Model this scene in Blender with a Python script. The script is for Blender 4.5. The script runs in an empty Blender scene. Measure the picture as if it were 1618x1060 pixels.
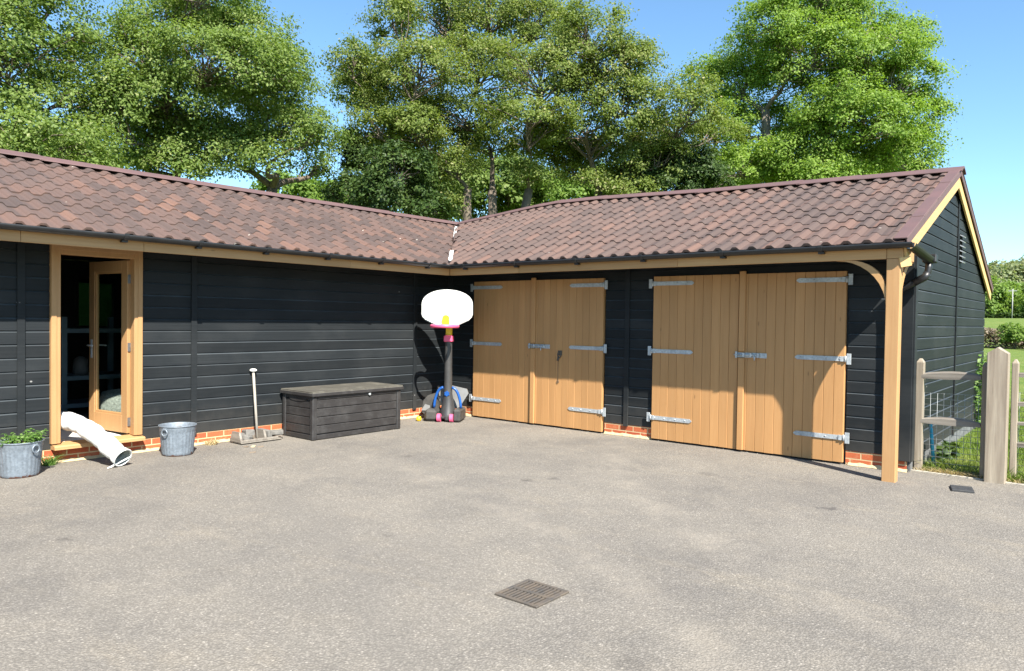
import bpy, bmesh, math, random
import numpy as np
from mathutils import Vector, Matrix

scn = bpy.context.scene
COL = scn.collection
R = math.radians

# ------------------------------------------------------------------ camera
CAM = np.array([8.7136, -8.8781, 1.6])
YAW, PITCH, ROLL, FPX = .6899, -.0219, .0141, 1161.11      # focal length in pixels of a 1618 px wide picture
cam_d = bpy.data.cameras.new("camera"); cam = bpy.data.objects.new("camera", cam_d); COL.objects.link(cam)
_fw = np.array([-math.sin(YAW)*math.cos(PITCH), math.cos(YAW)*math.cos(PITCH), math.sin(PITCH)])
_rt = np.array([math.cos(YAW), math.sin(YAW), 0]); _up = np.cross(_rt, _fw)
_r2 = _rt*math.cos(ROLL)+_up*math.sin(ROLL); _u2 = -_rt*math.sin(ROLL)+_up*math.cos(ROLL)
m = Matrix.Identity(4)
for i in range(3):
    m[i][0] = _r2[i]; m[i][1] = _u2[i]; m[i][2] = -_fw[i]; m[i][3] = CAM[i]
cam.matrix_world = m
cam_d.sensor_width = 36; cam_d.lens = FPX/1618*36
cam_d.clip_start = .05; cam_d.clip_end = 5000
scn.camera = cam

# ------------------------------------------------------------------ world, sun, exposure
SUNH = math.atan2(.8926, -.4508)                 # compass heading of the sun, from +Y towards +X
SUNE = R(45.8)
w = bpy.data.worlds.new("World"); scn.world = w; w.use_nodes = True
nt = w.node_tree; sky = nt.nodes.new("ShaderNodeTexSky"); sky.sky_type = 'NISHITA'; sky.sun_disc = False
sky.sun_elevation = SUNE; sky.sun_rotation = SUNH
sky.air_density = 1.0; sky.dust_density = .25; sky.ozone_density = 2.2; sky.altitude = 100
tn = nt.nodes.new("ShaderNodeMix"); tn.data_type = 'RGBA'; tn.blend_type = 'MULTIPLY'; tn.inputs[0].default_value = 1; tn.inputs[7].default_value = (.80, 1.0, 1.06, 1)
nt.links.new(sky.outputs[0], tn.inputs[6]); nt.links.new(tn.outputs[2], nt.nodes["Background"].inputs[0]); nt.nodes["Background"].inputs[1].default_value = .084
sd = bpy.data.lights.new("sun", 'SUN'); sd.energy = 4.9; sd.angle = R(.5); sd.color = (1, .945, .86)
so = bpy.data.objects.new("sun", sd); COL.objects.link(so)
sdir = Vector((math.sin(SUNH)*math.cos(SUNE), math.cos(SUNH)*math.cos(SUNE), math.sin(SUNE)))
so.rotation_euler = sdir.to_track_quat('Z', 'Y').to_euler(); so.location = (30, -16, 35)
scn.view_settings.view_transform = 'Standard'; scn.view_settings.look = 'None'
scn.view_settings.exposure = 1.5; scn.view_settings.gamma = 1
scn.render.engine = 'CYCLES'
scn.cycles.use_denoising = True
scn.cycles.max_bounces = 8; scn.cycles.transparent_max_bounces = 12

rng = np.random.default_rng(7); random.seed(7)

def ray(u, v):
    return _fw+_r2*(u-809)/FPX+_u2*(530-v)/FPX
def at(u, v, d):
    """point seen at (u, v) of the photograph at a horizontal distance d"""
    r = ray(u, v); return CAM+r*d/math.hypot(r[0], r[1])

# ------------------------------------------------------------------ materials
class N:
    def __init__(s, name):
        s.m = bpy.data.materials.new(name); s.m.use_nodes = True; s.t = s.m.node_tree
        s.b = s.t.nodes["Principled BSDF"]; s.out = s.t.nodes["Material Output"]
    def n(s, typ, **kw):
        x = s.t.nodes.new("ShaderNode"+typ)
        for k, v in kw.items():
            if k.startswith('i_'):
                k = k[2:]; k = int(k) if k.isdigit() else k.replace('_', ' ')
                x.inputs[k].default_value = v
            else: setattr(x, k, v)
        return x
    def l(s, a, b): s.t.links.new(a, b)
    def coords(s, scale=(1, 1, 1), kind='Object'):
        c = s.n("TexCoord"); mp = s.n("Mapping"); mp.inputs["Scale"].default_value = scale
        s.l(c.outputs[kind], mp.inputs[0]); return mp.outputs[0]
    def noise(s, vec, scale, detail=4, rough=.55):
        x = s.n("TexNoise"); x.inputs["Scale"].default_value = scale; x.inputs["Detail"].default_value = detail
        x.inputs["Roughness"].default_value = rough; s.l(vec, x.inputs["Vector"]); return x.outputs["Fac"]
    def ramp(s, fac, stops):
        x = s.n("ValToRGB"); e = x.color_ramp.elements
        while len(e) < len(stops): e.new(.5)
        for el, (p, c) in zip(e, stops):
            el.position = p; el.color = (*c, 1) if len(c) == 3 else c
        s.l(fac, x.inputs[0]); return x.outputs[0]
    def mix(s, fac, a, b, mode='MIX'):
        x = s.n("Mix", data_type='RGBA', blend_type=mode)
        for sock, val in ((x.inputs[0], fac), (x.inputs[6], a), (x.inputs[7], b)):
            if hasattr(val, 'links') or hasattr(val, 'is_linked'): s.l(val, sock)
            elif isinstance(val, (int, float)): sock.default_value = val
            else: sock.default_value = (*val, 1)
        return x.outputs[2]
    def math(s, op, a, b=0.):
        x = s.n("Math", operation=op)
        for sock, val in ((x.inputs[0], a), (x.inputs[1], b)):
            if isinstance(val, (int, float)): sock.default_value = val
            else: s.l(val, sock)
        return x.outputs[0]
    def attr(s, name):
        x = s.n("Attribute"); x.attribute_name = name; return x
    def bump(s, h, strength=.3, dist=.01):
        x = s.n("Bump"); x.inputs["Strength"].default_value = strength; x.inputs["Distance"].default_value = dist
        s.l(h, x.inputs["Height"]); s.l(x.outputs[0], s.b.inputs["Normal"])
    def fin(s, col=None, rough=None, metal=0, spec=.5):
        if col is not None:
            if isinstance(col, tuple): s.b.inputs["Base Color"].default_value = (*col, 1)
            else: s.l(col, s.b.inputs["Base Color"])
        if rough is not None:
            if isinstance(rough, (int, float)): s.b.inputs["Roughness"].default_value = rough
            else: s.l(rough, s.b.inputs["Roughness"])
        s.b.inputs["Metallic"].default_value = metal
        s.b.inputs["Specular IOR Level"].default_value = spec
        return s.m

def plain(name, c1, c2=None, scale=6, rough=.6, bump=.0, bscale=60, stretch=(1, 1, 1), metal=0, spec=.5, tint=0):
    x = N(name); v = x.coords(stretch)
    c2 = c2 or tuple(k*.8 for k in c1)
    col = x.mix(x.ramp(x.noise(v, scale, 6, .6), [(.3, (0, 0, 0)), (.7, (1, 1, 1))]), c1, c2)
    if tint:
        a = x.attr("tint")
        f = x.ramp(a.outputs["Fac"], [(0, (1-tint,)*3), (1, (1+tint*.6,)*3)])
        col = x.mix(1., col, f, 'MULTIPLY')
    if bump: x.bump(x.noise(v, bscale, 4), bump, .004)
    return x.fin(col, rough, metal, spec)

def wood(name, c1, c2, axis, grain=38, rough=.55, bump=.25, tint=.12, knots=True):
    """grain runs along axis"""
    x = N(name); st = [1, 1, 1]; st[axis] = .045
    v = x.coords(tuple(st)); g = x.noise(v, grain, 5, .65)
    col = x.mix(x.ramp(g, [(.3, (0, 0, 0)), (.72, (1, 1, 1))]), c1, c2)
    st2 = [1, 1, 1]; st2[axis] = .3
    big = x.noise(x.coords(tuple(st2)), 3, 4)
    col = x.mix(x.ramp(big, [(.35, (0, 0, 0)), (.75, (.45,)*3)]), col, tuple(k*.78 for k in c2))
    if knots:
        st3 = [5, 5, 5]; st3[axis] = 1.6
        vo = x.n("TexVoronoi"); vo.inputs["Scale"].default_value = 1.; x.l(x.coords(tuple(st3)), vo.inputs["Vector"])
        k = x.ramp(vo.outputs["Distance"], [(.028, (1, 1, 1)), (.06, (0, 0, 0))])
        col = x.mix(x.math('MULTIPLY', k, .55), col, tuple(q*.35 for q in c2))
    if tint:
        a = x.attr("tint"); f = x.ramp(a.outputs["Fac"], [(0, (1-tint,)*3), (1, (1+tint*.6,)*3)])
        col = x.mix(1., col, f, 'MULTIPLY')
    if bump: x.bump(g, bump, .003)
    return x.fin(col, rough, 0, .35)

def wall_uv(x, su, sv):
    """coordinates that run along any upright wall: (x - y, z)"""
    g = x.n("NewGeometry"); sp = x.n("SeparateXYZ"); x.l(g.outputs["Position"], sp.inputs[0])
    u = x.math('SUBTRACT', sp.outputs[0], sp.outputs[1])
    cb = x.n("CombineXYZ"); x.l(x.math('MULTIPLY', u, su), cb.inputs[0]); x.l(x.math('MULTIPLY', sp.outputs[2], sv), cb.inputs[1])
    return cb.outputs[0]

def mk_cladding():
    x = N("black_stained_board")
    g = x.noise(wall_uv(x, 1.2, 60), 1.0, 6, .7)
    big = x.noise(wall_uv(x, .9, 1.3), 1.4, 5, .6)
    col = x.mix(x.ramp(g, [(.3, (0, 0, 0)), (.75, (1, 1, 1))]), (.0125, .0148, .0165), (.0200, .0230, .0250))
    col = x.mix(x.ramp(big, [(.45, (0, 0, 0)), (.75, (.55,)*3)]), col, (.034, .0365, .0375))
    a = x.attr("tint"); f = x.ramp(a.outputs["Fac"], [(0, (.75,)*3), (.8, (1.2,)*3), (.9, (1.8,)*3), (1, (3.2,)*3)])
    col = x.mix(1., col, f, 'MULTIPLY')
    vo = x.n("TexVoronoi"); vo.inputs["Scale"].default_value = 1.; x.l(wall_uv(x, 2.3, 3.1), vo.inputs["Vector"])
    spk = x.ramp(vo.outputs["Distance"], [(.022, (1, 1, 1)), (.034, (0, 0, 0))])
    gz = x.n("NewGeometry"); sz = x.n("SeparateXYZ"); x.l(gz.outputs["Position"], sz.inputs[0])
    dz_ = x.math('ADD', sz.outputs[2], x.math('MULTIPLY', x.math('SUBTRACT', x.noise(x.coords(), 6, 6, .7), .5), -.5))
    col = x.mix(x.ramp(dz_, [(.16, (.30,)*3), (.5, (0, 0, 0))]), col, (.085, .078, .068))
    col = x.mix(x.math('MULTIPLY', spk, .5), col, (.45, .44, .42))
    x.bump(g, .25, .003)
    return x.fin(col, .55, 0, .13)

def mk_brick():
    x = N("red_brick"); b = x.n("TexBrick"); x.l(wall_uv(x, 1, 1), b.inputs["Vector"])
    b.offset = .5; b.inputs["Scale"].default_value = 1
    b.inputs["Brick Width"].default_value = .225; b.inputs["Row Height"].default_value = .075
    b.inputs["Mortar Size"].default_value = .0075; b.inputs["Mortar Smooth"].default_value = .25; b.inputs["Bias"].default_value = 0
    b.inputs["Color1"].default_value = (.46, .125, .05, 1); b.inputs["Color2"].default_value = (.36, .075, .035, 1)
    b.inputs["Mortar"].default_value = (.56, .44, .25, 1)
    n1 = x.noise(x.coords(), 9, 6, .7); n2 = x.noise(x.coords(), 60, 4)
    col = x.mix(x.ramp(n1, [(.52, (0, 0, 0)), (.8, (.65,)*3)]), b.outputs[0], (.52, .30, .17))
    # cream mortar smeared over the lowest edge, and white salt bloom
    g = x.n("NewGeometry"); sp = x.n("SeparateXYZ"); x.l(g.outputs["Position"], sp.inputs[0])
    edge = x.math('ADD', sp.outputs[2], x.math('MULTIPLY', x.math('SUBTRACT', n1, .5), .09))
    col = x.mix(x.ramp(edge, [(.018, (.9,)*3), (.03, (0, 0, 0))]), col, (.58, .46, .26))
    col = x.mix(x.math('MULTIPLY', x.ramp(n2, [(.35, (0, 0, 0)), (.8, (1, 1, 1))]), .35), col, (.25, .06, .03))
    x.bump(x.math('ADD', x.math('MULTIPLY', b.outputs["Fac"], -1.), x.math('MULTIPLY', n2, .35)), .6, .006)
    return x.fin(col, .85, 0, .2)

def mk_tile():
    x = N("brown_tile_sheet"); a = x.attr("tint")
    col = x.ramp(a.outputs["Fac"], [(0, (.068, .050, .044)), (.3, (.088, .062, .053)), (.55, (.116, .074, .060)), (.8, (.138, .081, .062)), (1, (.180, .100, .070))])
    n1 = x.noise(x.coords(), 1.1, 5, .6); n2 = x.noise(x.coords(), 55, 4, .7)
    col = x.mix(x.ramp(n1, [(.4, (0, 0, 0)), (.8, (.4,)*3)]), col, (.108, .078, .068))
    col = x.mix(x.math('MULTIPLY', x.ramp(n2, [(.35, (0, 0, 0)), (.7, (1, 1, 1))]), .3), col, (.052, .038, .033))
    n3 = x.n("TexVoronoi"); n3.inputs["Scale"].default_value = 2.6; x.l(x.coords(), n3.inputs["Vector"])
    col = x.mix(x.ramp(n3.outputs["Distance"], [(.03, (.8,)*3), (.045, (0, 0, 0))]), col, (.35, .32, .27))
    x.bump(n2, .25, .004)
    return x.fin(col, .72, 0, .3)

def mk_asphalt():
    x = N("weathered_tarmac"); v = x.coords()
    big = x.noise(v, .55, 6, .62); mid = x.noise(v, 2.7, 6, .65)
    col = x.mix(x.ramp(big, [(.35, (0, 0, 0)), (.68, (1, 1, 1))]), (.190, .173, .150), (.238, .215, .181))
    col = x.mix(x.ramp(mid, [(.5, (0, 0, 0)), (.78, (.6,)*3)]), col, (.275, .242, .194))
    col = x.mix(x.ramp(x.noise(v, .85, 8, .72), [(.50, (0, 0, 0)), (.72, (.6,)*3)]), col, (.128, .119, .110))
    st = x.noise(x.coords((.35, 1.1, 1)), 1.3, 6, .7)
    col = x.mix(x.ramp(st, [(.58, (0, 0, 0)), (.7, (.4,)*3)]), col, (.30, .258, .195))
    vo = x.n("TexVoronoi"); vo.inputs["Scale"].default_value = 75; x.l(v, vo.inputs["Vector"])
    sc = x.n("SeparateColor"); x.l(vo.outputs["Color"], sc.inputs[0])
    chip = x.ramp(sc.outputs[0], [(0, (.42,)*3), (.3, (.78,)*3), (.72, (1.1,)*3), (.93, (1.3,)*3), (1, (2.3,)*3)])
    edge = x.ramp(vo.outputs["Distance"], [(.25, (1, 1, 1)), (.62, (.38,)*3)])
    chip = x.mix(1., chip, edge, 'MULTIPLY')
    chip = x.mix(.40, (1, 1, 1), chip)
    col = x.mix(1., col, chip, 'MULTIPLY')
    fine = x.noise(v, 190, 3, .7)
    col = x.mix(1., col, x.ramp(fine, [(.25, (.8,)*3), (.75, (1.2,)*3)]), 'MULTIPLY')
    vo2 = x.n("TexVoronoi"); vo2.inputs["Scale"].default_value = 9; x.l(v, vo2.inputs["Vector"])
    col = x.mix(x.ramp(vo2.outputs["Distance"], [(.035, (.5,)*3), (.06, (0, 0, 0))]), col, (.46, .42, .36))
    # a few oil spots with ragged outlines
    g = x.n("NewGeometry"); wob = x.n("TexNoise"); wob.inputs["Scale"].default_value = 14; x.l(v, wob.inputs["Vector"])
    wv = x.n("VectorMath", operation='MULTIPLY_ADD'); x.l(wob.outputs["Color"], wv.inputs[0]); wv.inputs[1].default_value = (.16, .16, 0)
    x.l(g.outputs["Position"], wv.inputs[2])
    for (px, py, r, k) in ((6.83, -2.22, .06, .75), (6.75, -2.28, .035, .6), (4.2, -3.15, .06, .6), (4.62, -5.3, .04, .35), (4.35, -2.9, .05, .4), (7.0, -5.9, .09, .35), (3.0, -6.9, .07, .4), (2.4, -3.1, .07, .35), (5.4, -1.6, .1, .3)):
        d = x.n("VectorMath", operation='DISTANCE'); x.l(wv.outputs[0], d.inputs[0]); d.inputs[1].default_value = (px+.08, py+.08, 0)
        f = x.ramp(d.outputs["Value"], [(r*.5, (k,)*3), (r*1.3, (0, 0, 0))])
        col = x.mix(f, col, (.055, .050, .047))
    for (cx_, cy_, rad_) in ((1.2, -13.5, 8.6), (1.2, -13.5, 10.1), (11.5, 3.4, 7.2), (11.5, 3.4, 8.7)):
        d = x.n("VectorMath", operation='DISTANCE'); x.l(wv.outputs[0], d.inputs[0]); d.inputs[1].default_value = (cx_, cy_, 0)
        e = x.math('ABSOLUTE', x.math('SUBTRACT', d.outputs["Value"], rad_))
        f = x.math('MULTIPLY', x.ramp(e, [(.04, (1, 1, 1)), (.22, (0, 0, 0))]), x.ramp(mid, [(.38, (0, 0, 0)), (.62, (.34,)*3)]))
        col = x.mix(f, col, (.27, .240, .197) if rad_ > 8.65 else (.135, .125, .113))
    h = x.math('ADD', x.math('MULTIPLY', vo.outputs["Distance"], -1.), x.math('MULTIPLY', fine, .6))
    x.bump(h, .55, .008)
    return x.fin(col, .86, 0, .25)

def mk_grass():
    x = N("meadow_grass"); v = x.coords()
    a = x.noise(v, 1.1, 6, .65); b = x.noise(v, 7, 6, .75); c = x.noise(v, .09, 4, .6)
    col = x.mix(x.ramp(a, [(.35, (0, 0, 0)), (.7, (1, 1, 1))]), (.10, .165, .03), (.20, .235, .065))
    col = x.mix(x.ramp(b, [(.35, (.6,)*3), (.62, (0, 0, 0))]), col, (.035, .065, .014))
    col = x.mix(x.ramp(c, [(.5, (0, 0, 0)), (.75, (.5,)*3)]), col, (.23, .21, .085))
    x.bump(b, .9, .05)
    return x.fin(col, .9, 0, .1)

def mk_leaf(name, stops, trans=.45, rough=.5, gain=1.1):
    x = N(name); a = x.attr("tint")
    col = x.ramp(a.outputs["Fac"], [(p, tuple(q*gain for q in c)) for p, c in stops])
    x.fin(col, rough, 0, .25)
    tr = x.n("BsdfTranslucent"); x.l(x.mix(1., col, (1.25, 1.3, .6), 'MULTIPLY'), tr.inputs[0])
    ms = x.n("MixShader"); ms.inputs[0].default_value = trans
    x.l(x.b.outputs[0], ms.inputs[1]); x.l(tr.outputs[0], ms.inputs[2]); x.l(ms.outputs[0], x.out.inputs[0])
    return x.m

def mk_glass(name="window_glass", tint=(.86, .9, .88, 1)):
    x = N(name); x.t.nodes.remove(x.b)
    g = x.n("BsdfGlossy"); g.inputs["Roughness"].default_value = .02
    t = x.n("BsdfTransparent"); t.inputs[0].default_value = tint
    fr = x.n("Fresnel"); fr.inputs[0].default_value = 1.5
    geo = x.n("NewGeometry"); ms = x.n("MixShader"); x.l(x.math('MULTIPLY', fr.outputs[0], x.math('SUBTRACT', 1., geo.outputs["Backfacing"])), ms.inputs[0]); x.l(t.outputs[0], ms.inputs[1]); x.l(g.outputs[0], ms.inputs[2])
    x.l(ms.outputs[0], x.out.inputs[0]); return x.m

M_DIM = None
def mk_galv(name="galvanised_steel", c1=(.50, .53, .54), c2=(.34, .365, .38), rust=True):
    x = N(name); v = x.coords()
    vo = x.n("TexVoronoi"); vo.inputs["Scale"].default_value = 55; x.l(v, vo.inputs["Vector"])
    sc = x.n("SeparateColor"); x.l(vo.outputs["Color"], sc.inputs[0])
    col = x.mix(x.math('MULTIPLY', sc.outputs[0], .8), c1, c2)
    n1 = x.noise(v, 5, 6, .7)
    col = x.mix(x.ramp(n1, [(.5, (0, 0, 0)), (.75, (.7,)*3)]), col, tuple(k*.62 for k in c2))
    if rust:
        sp = x.n("SeparateXYZ"); x.l(v, sp.inputs[0])
        e = x.math('ADD', sp.outputs[2], x.math('MULTIPLY', x.math('SUBTRACT', x.noise(v, 11, 5, .7), .5), -.16))
        col = x.mix(x.ramp(e, [(.008, (1, 1, 1)), (.02, (0, 0, 0))]), col, (.13, .05, .028))
    return x.fin(col, x.ramp(n1, [(.3, (.42,)*3), (.8, (.7,)*3)]), .35, .5)

M = {}
M['clad'] = mk_cladding(); M['brick'] = mk_brick(); M['tile'] = mk_tile(); M['tarmac'] = mk_asphalt(); M['grass'] = mk_grass()
M['glass'] = mk_glass(); M['dirtyglass'] = mk_glass('tinted_dirty_glass', (.05, .09, .075, 1)); M['galv'] = mk_galv(rust=False); M['bucket'] = mk_galv("zinc_bucket", (.225, .262, .30), (.155, .182, .21))  # back window pane: dark tint painted in for the shaded view outside
DOORC = ((.475, .256, .104), (.425, .222, .086))
M['doorwood'] = wood('oak_stained_plank', *DOORC, 2, tint=.07)
M['postz'] = wood('oak_post', (.47, .275, .125), (.40, .22, .092), 2)
M['fasx'] = wood('oak_fascia', (.52, .31, .135), (.43, .24, .098), 0)
M['fasy'] = wood('oak_fascia_side', (.50, .30, .135), (.41, .235, .10), 1)
M['barge'] = wood('oak_barge_board', (.62, .42, .18), (.54, .34, .135), 1)
M['framez'] = wood('oak_frame', (.43, .245, .108), (.37, .205, .086), 2, knots=False)
M['greywoodz'] = wood('weathered_post_wood', (.42, .36, .275), (.19, .15, .11), 2, grain=22, bump=.8, tint=.15)
M['greywoodx'] = wood('weathered_rail_wood', (.31, .28, .235), (.14, .12, .10), 0, grain=22, bump=.8, tint=.15)
M['blackplastic'] = plain('black_plastic', (.018, .019, .021), (.028, .029, .031), 8, .38)
M['gutter'] = plain('black_gutter_plastic', (.010, .0105, .012), (.020, .021, .021), 5, .42)
M['trim'] = plain('brown_verge_trim', (.130, .072, .066), (.098, .060, .056), 3, .6, .1)
M['lead'] = plain('lead_flashing', (.62, .60, .57), (.36, .35, .33), 9, .6, .2)
M['gravel_board'] = plain('grey_gravel_board', (.17, .175, .175), (.09, .09, .09), 4, .7, .2, stretch=(1, 1, 3))
M['steel'] = plain('brushed_steel', (.22, .22, .22), (.12, .12, .12), 20, .35, metal=.6)
M['void'] = plain('dark_opening', (.002, .002, .002), (.003, .003, .003), 4, .9, spec=.1)  # near-black colour painted on the solid vent panel for shade between slats
M['kerb'] = plain('concrete_edging', (.42, .38, .31), (.27, .24, .20), 7, .9, .4)
M['floor'] = plain('pale_floor', (.34, .33, .31), (.25, .24, .22), 3, .8)
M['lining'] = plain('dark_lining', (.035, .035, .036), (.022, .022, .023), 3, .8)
M['rack'] = plain('blue_grey_steel', (.20, .30, .36), (.15, .23, .28), 6, .5)
M['hose'] = plain('white_ducting', (.80, .80, .77), (.66, .66, .62), 9, .45, .25, 24)
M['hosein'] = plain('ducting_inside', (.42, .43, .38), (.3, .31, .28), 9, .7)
M['white'] = plain('white_plastic', (.72, .72, .69), (.67, .67, .63), 5, .4)
M['yellow'] = plain('yellow_plastic', (.78, .56, .02), (.7, .48, .02), 5, .4)
M['pink'] = plain('pink_plastic', (.78, .12, .24), (.7, .09, .19), 5, .4)
M['blue'] = plain('blue_plastic', (.010, .085, .32), (.008, .065, .26), 5, .35)
M['greyplastic'] = plain('grey_plastic', (.24, .24, .235), (.17, .17, .165), 6, .5)
M['charcoal'] = plain('charcoal_plastic', (.028, .028, .029), (.055, .053, .05), 5, .45, .1)
M['scuffed'] = plain('scuffed_black_plastic', (.030, .029, .028), (.075, .070, .062), 9, .6, .2)
M['soil'] = plain('potting_soil', (.05, .033, .02), (.11, .075, .045), 30, .95, .6, 50)
M['rod'] = plain('worn_ash_handle', (.36, .335, .29), (.25, .225, .185), 12, .7, .2, stretch=(1, 1, .2))
M['concrete'] = plain('grey_concrete', (.20, .188, .168), (.105, .10, .09), 14, .92, .6, 50)
M['iron'] = plain('cast_iron', (.050, .048, .046), (.115, .09, .065), 12, .75, .4, 60)
M['dirt'] = plain('silt', (.045, .036, .027), (.008, .007, .006), 9, .95, .6)  # silt, with a near-black tone painting the shade between grate bars
M['slate'] = plain('black_rubber', (.025, .026, .028), (.05, .05, .05), 20, .7, .3)
M['wire'] = plain('galvanised_wire', (.40, .42, .42), (.28, .30, .30), 9, .5, metal=.3)
M['tealp'] = plain('teal_handle', (.015, .26, .38), (.03, .36, .47), 9, .4)
M['knit'] = plain('grey_knit', (.42, .41, .38), (.16, .155, .145), 45, .95, .8, 40)
M['polepaint'] = plain('pale_pole', (.36, .36, .34), (.28, .28, .26), 3, .7)

def mk_box_mat(name, c1, c2, dust):
    x = N(name); v = x.coords((1.2, .35, 5)); g = x.noise(v, 9, 6, .7); d = x.noise(x.coords(), 4.2, 7, .72)
    col = x.mix(x.ramp(g, [(.3, (0, 0, 0)), (.7, (1, 1, 1))]), c1, c2)
    col = x.mix(x.ramp(d, [(.48, (0, 0, 0)), (.8, (1, 1, 1))]), col, dust)
    x.bump(g, .5, .004); return x.fin(col, .55, 0, .4)
M['resin'] = mk_box_mat('brown_resin_board', (.022, .0205, .020), (.031, .0285, .028), (.060, .058, .056))
M['resinlid'] = mk_box_mat('dusty_resin_lid', (.075, .070, .058), (.10, .092, .075), (.19, .178, .142))

LEAF = {
 'oak': mk_leaf('oak_leaf', [(0, (.07, .115, .026)), (.4, (.140, .205, .046)), (.75, (.20, .265, .072)), (1, (.31, .33, .15))], .5),
 'olive': mk_leaf('olive_oak_leaf', [(0, (.075, .112, .024)), (.4, (.148, .200, .042)), (.75, (.215, .255, .070)), (1, (.36, .33, .18))], .5),
 'lime': mk_leaf('lime_oak_leaf', [(0, (.085, .150, .022)), (.4, (.165, .260, .040)), (.75, (.225, .32, .062)), (1, (.31, .38, .12))], .5),
 'dark': mk_leaf('dark_leaf', [(0, (.022, .044, .012)), (.5, (.045, .080, .018)), (1, (.09, .13, .03))], .3),
 'far': mk_leaf('far_leaf', [(0, (.08, .14, .025)), (.5, (.15, .235, .042)), (1, (.23, .31, .08))], .45),
 'hill': mk_leaf('hill_leaf', [(0, (.12, .16, .075)), (.5, (.20, .235, .11)), (1, (.30, .29, .17))], .4),  # distance haze painted into these paler, greyer greens
 'plant': mk_leaf('plant_leaf', [(0, (.045, .10, .018)), (.6, (.10, .19, .035)), (1, (.25, .34, .13))], .35),
 'blade': mk_leaf('grass_blade', [(0, (.06, .115, .018)), (.5, (.14, .20, .036)), (.85, (.25, .27, .075)), (1, (.40, .34, .16))], .35),
 'straw': mk_leaf('straw', [(0, (.28, .21, .10)), (.6, (.46, .37, .21)), (1, (.58, .50, .33))], .3),
 'brush': mk_leaf('dead_brush', [(0, (.14, .11, .085)), (.6, (.25, .20, .15)), (1, (.34, .28, .2))], .2),
}
M['bark'] = plain('oak_bark', (.17, .135, .10), (.075, .06, .046), 5, .95, .8, 14, stretch=(2, 2, .5))
M['barkpale'] = plain('pale_bark', (.25, .215, .17), (.11, .09, .07), 5, .95, .8, 14, stretch=(2, 2, .5))

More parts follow.
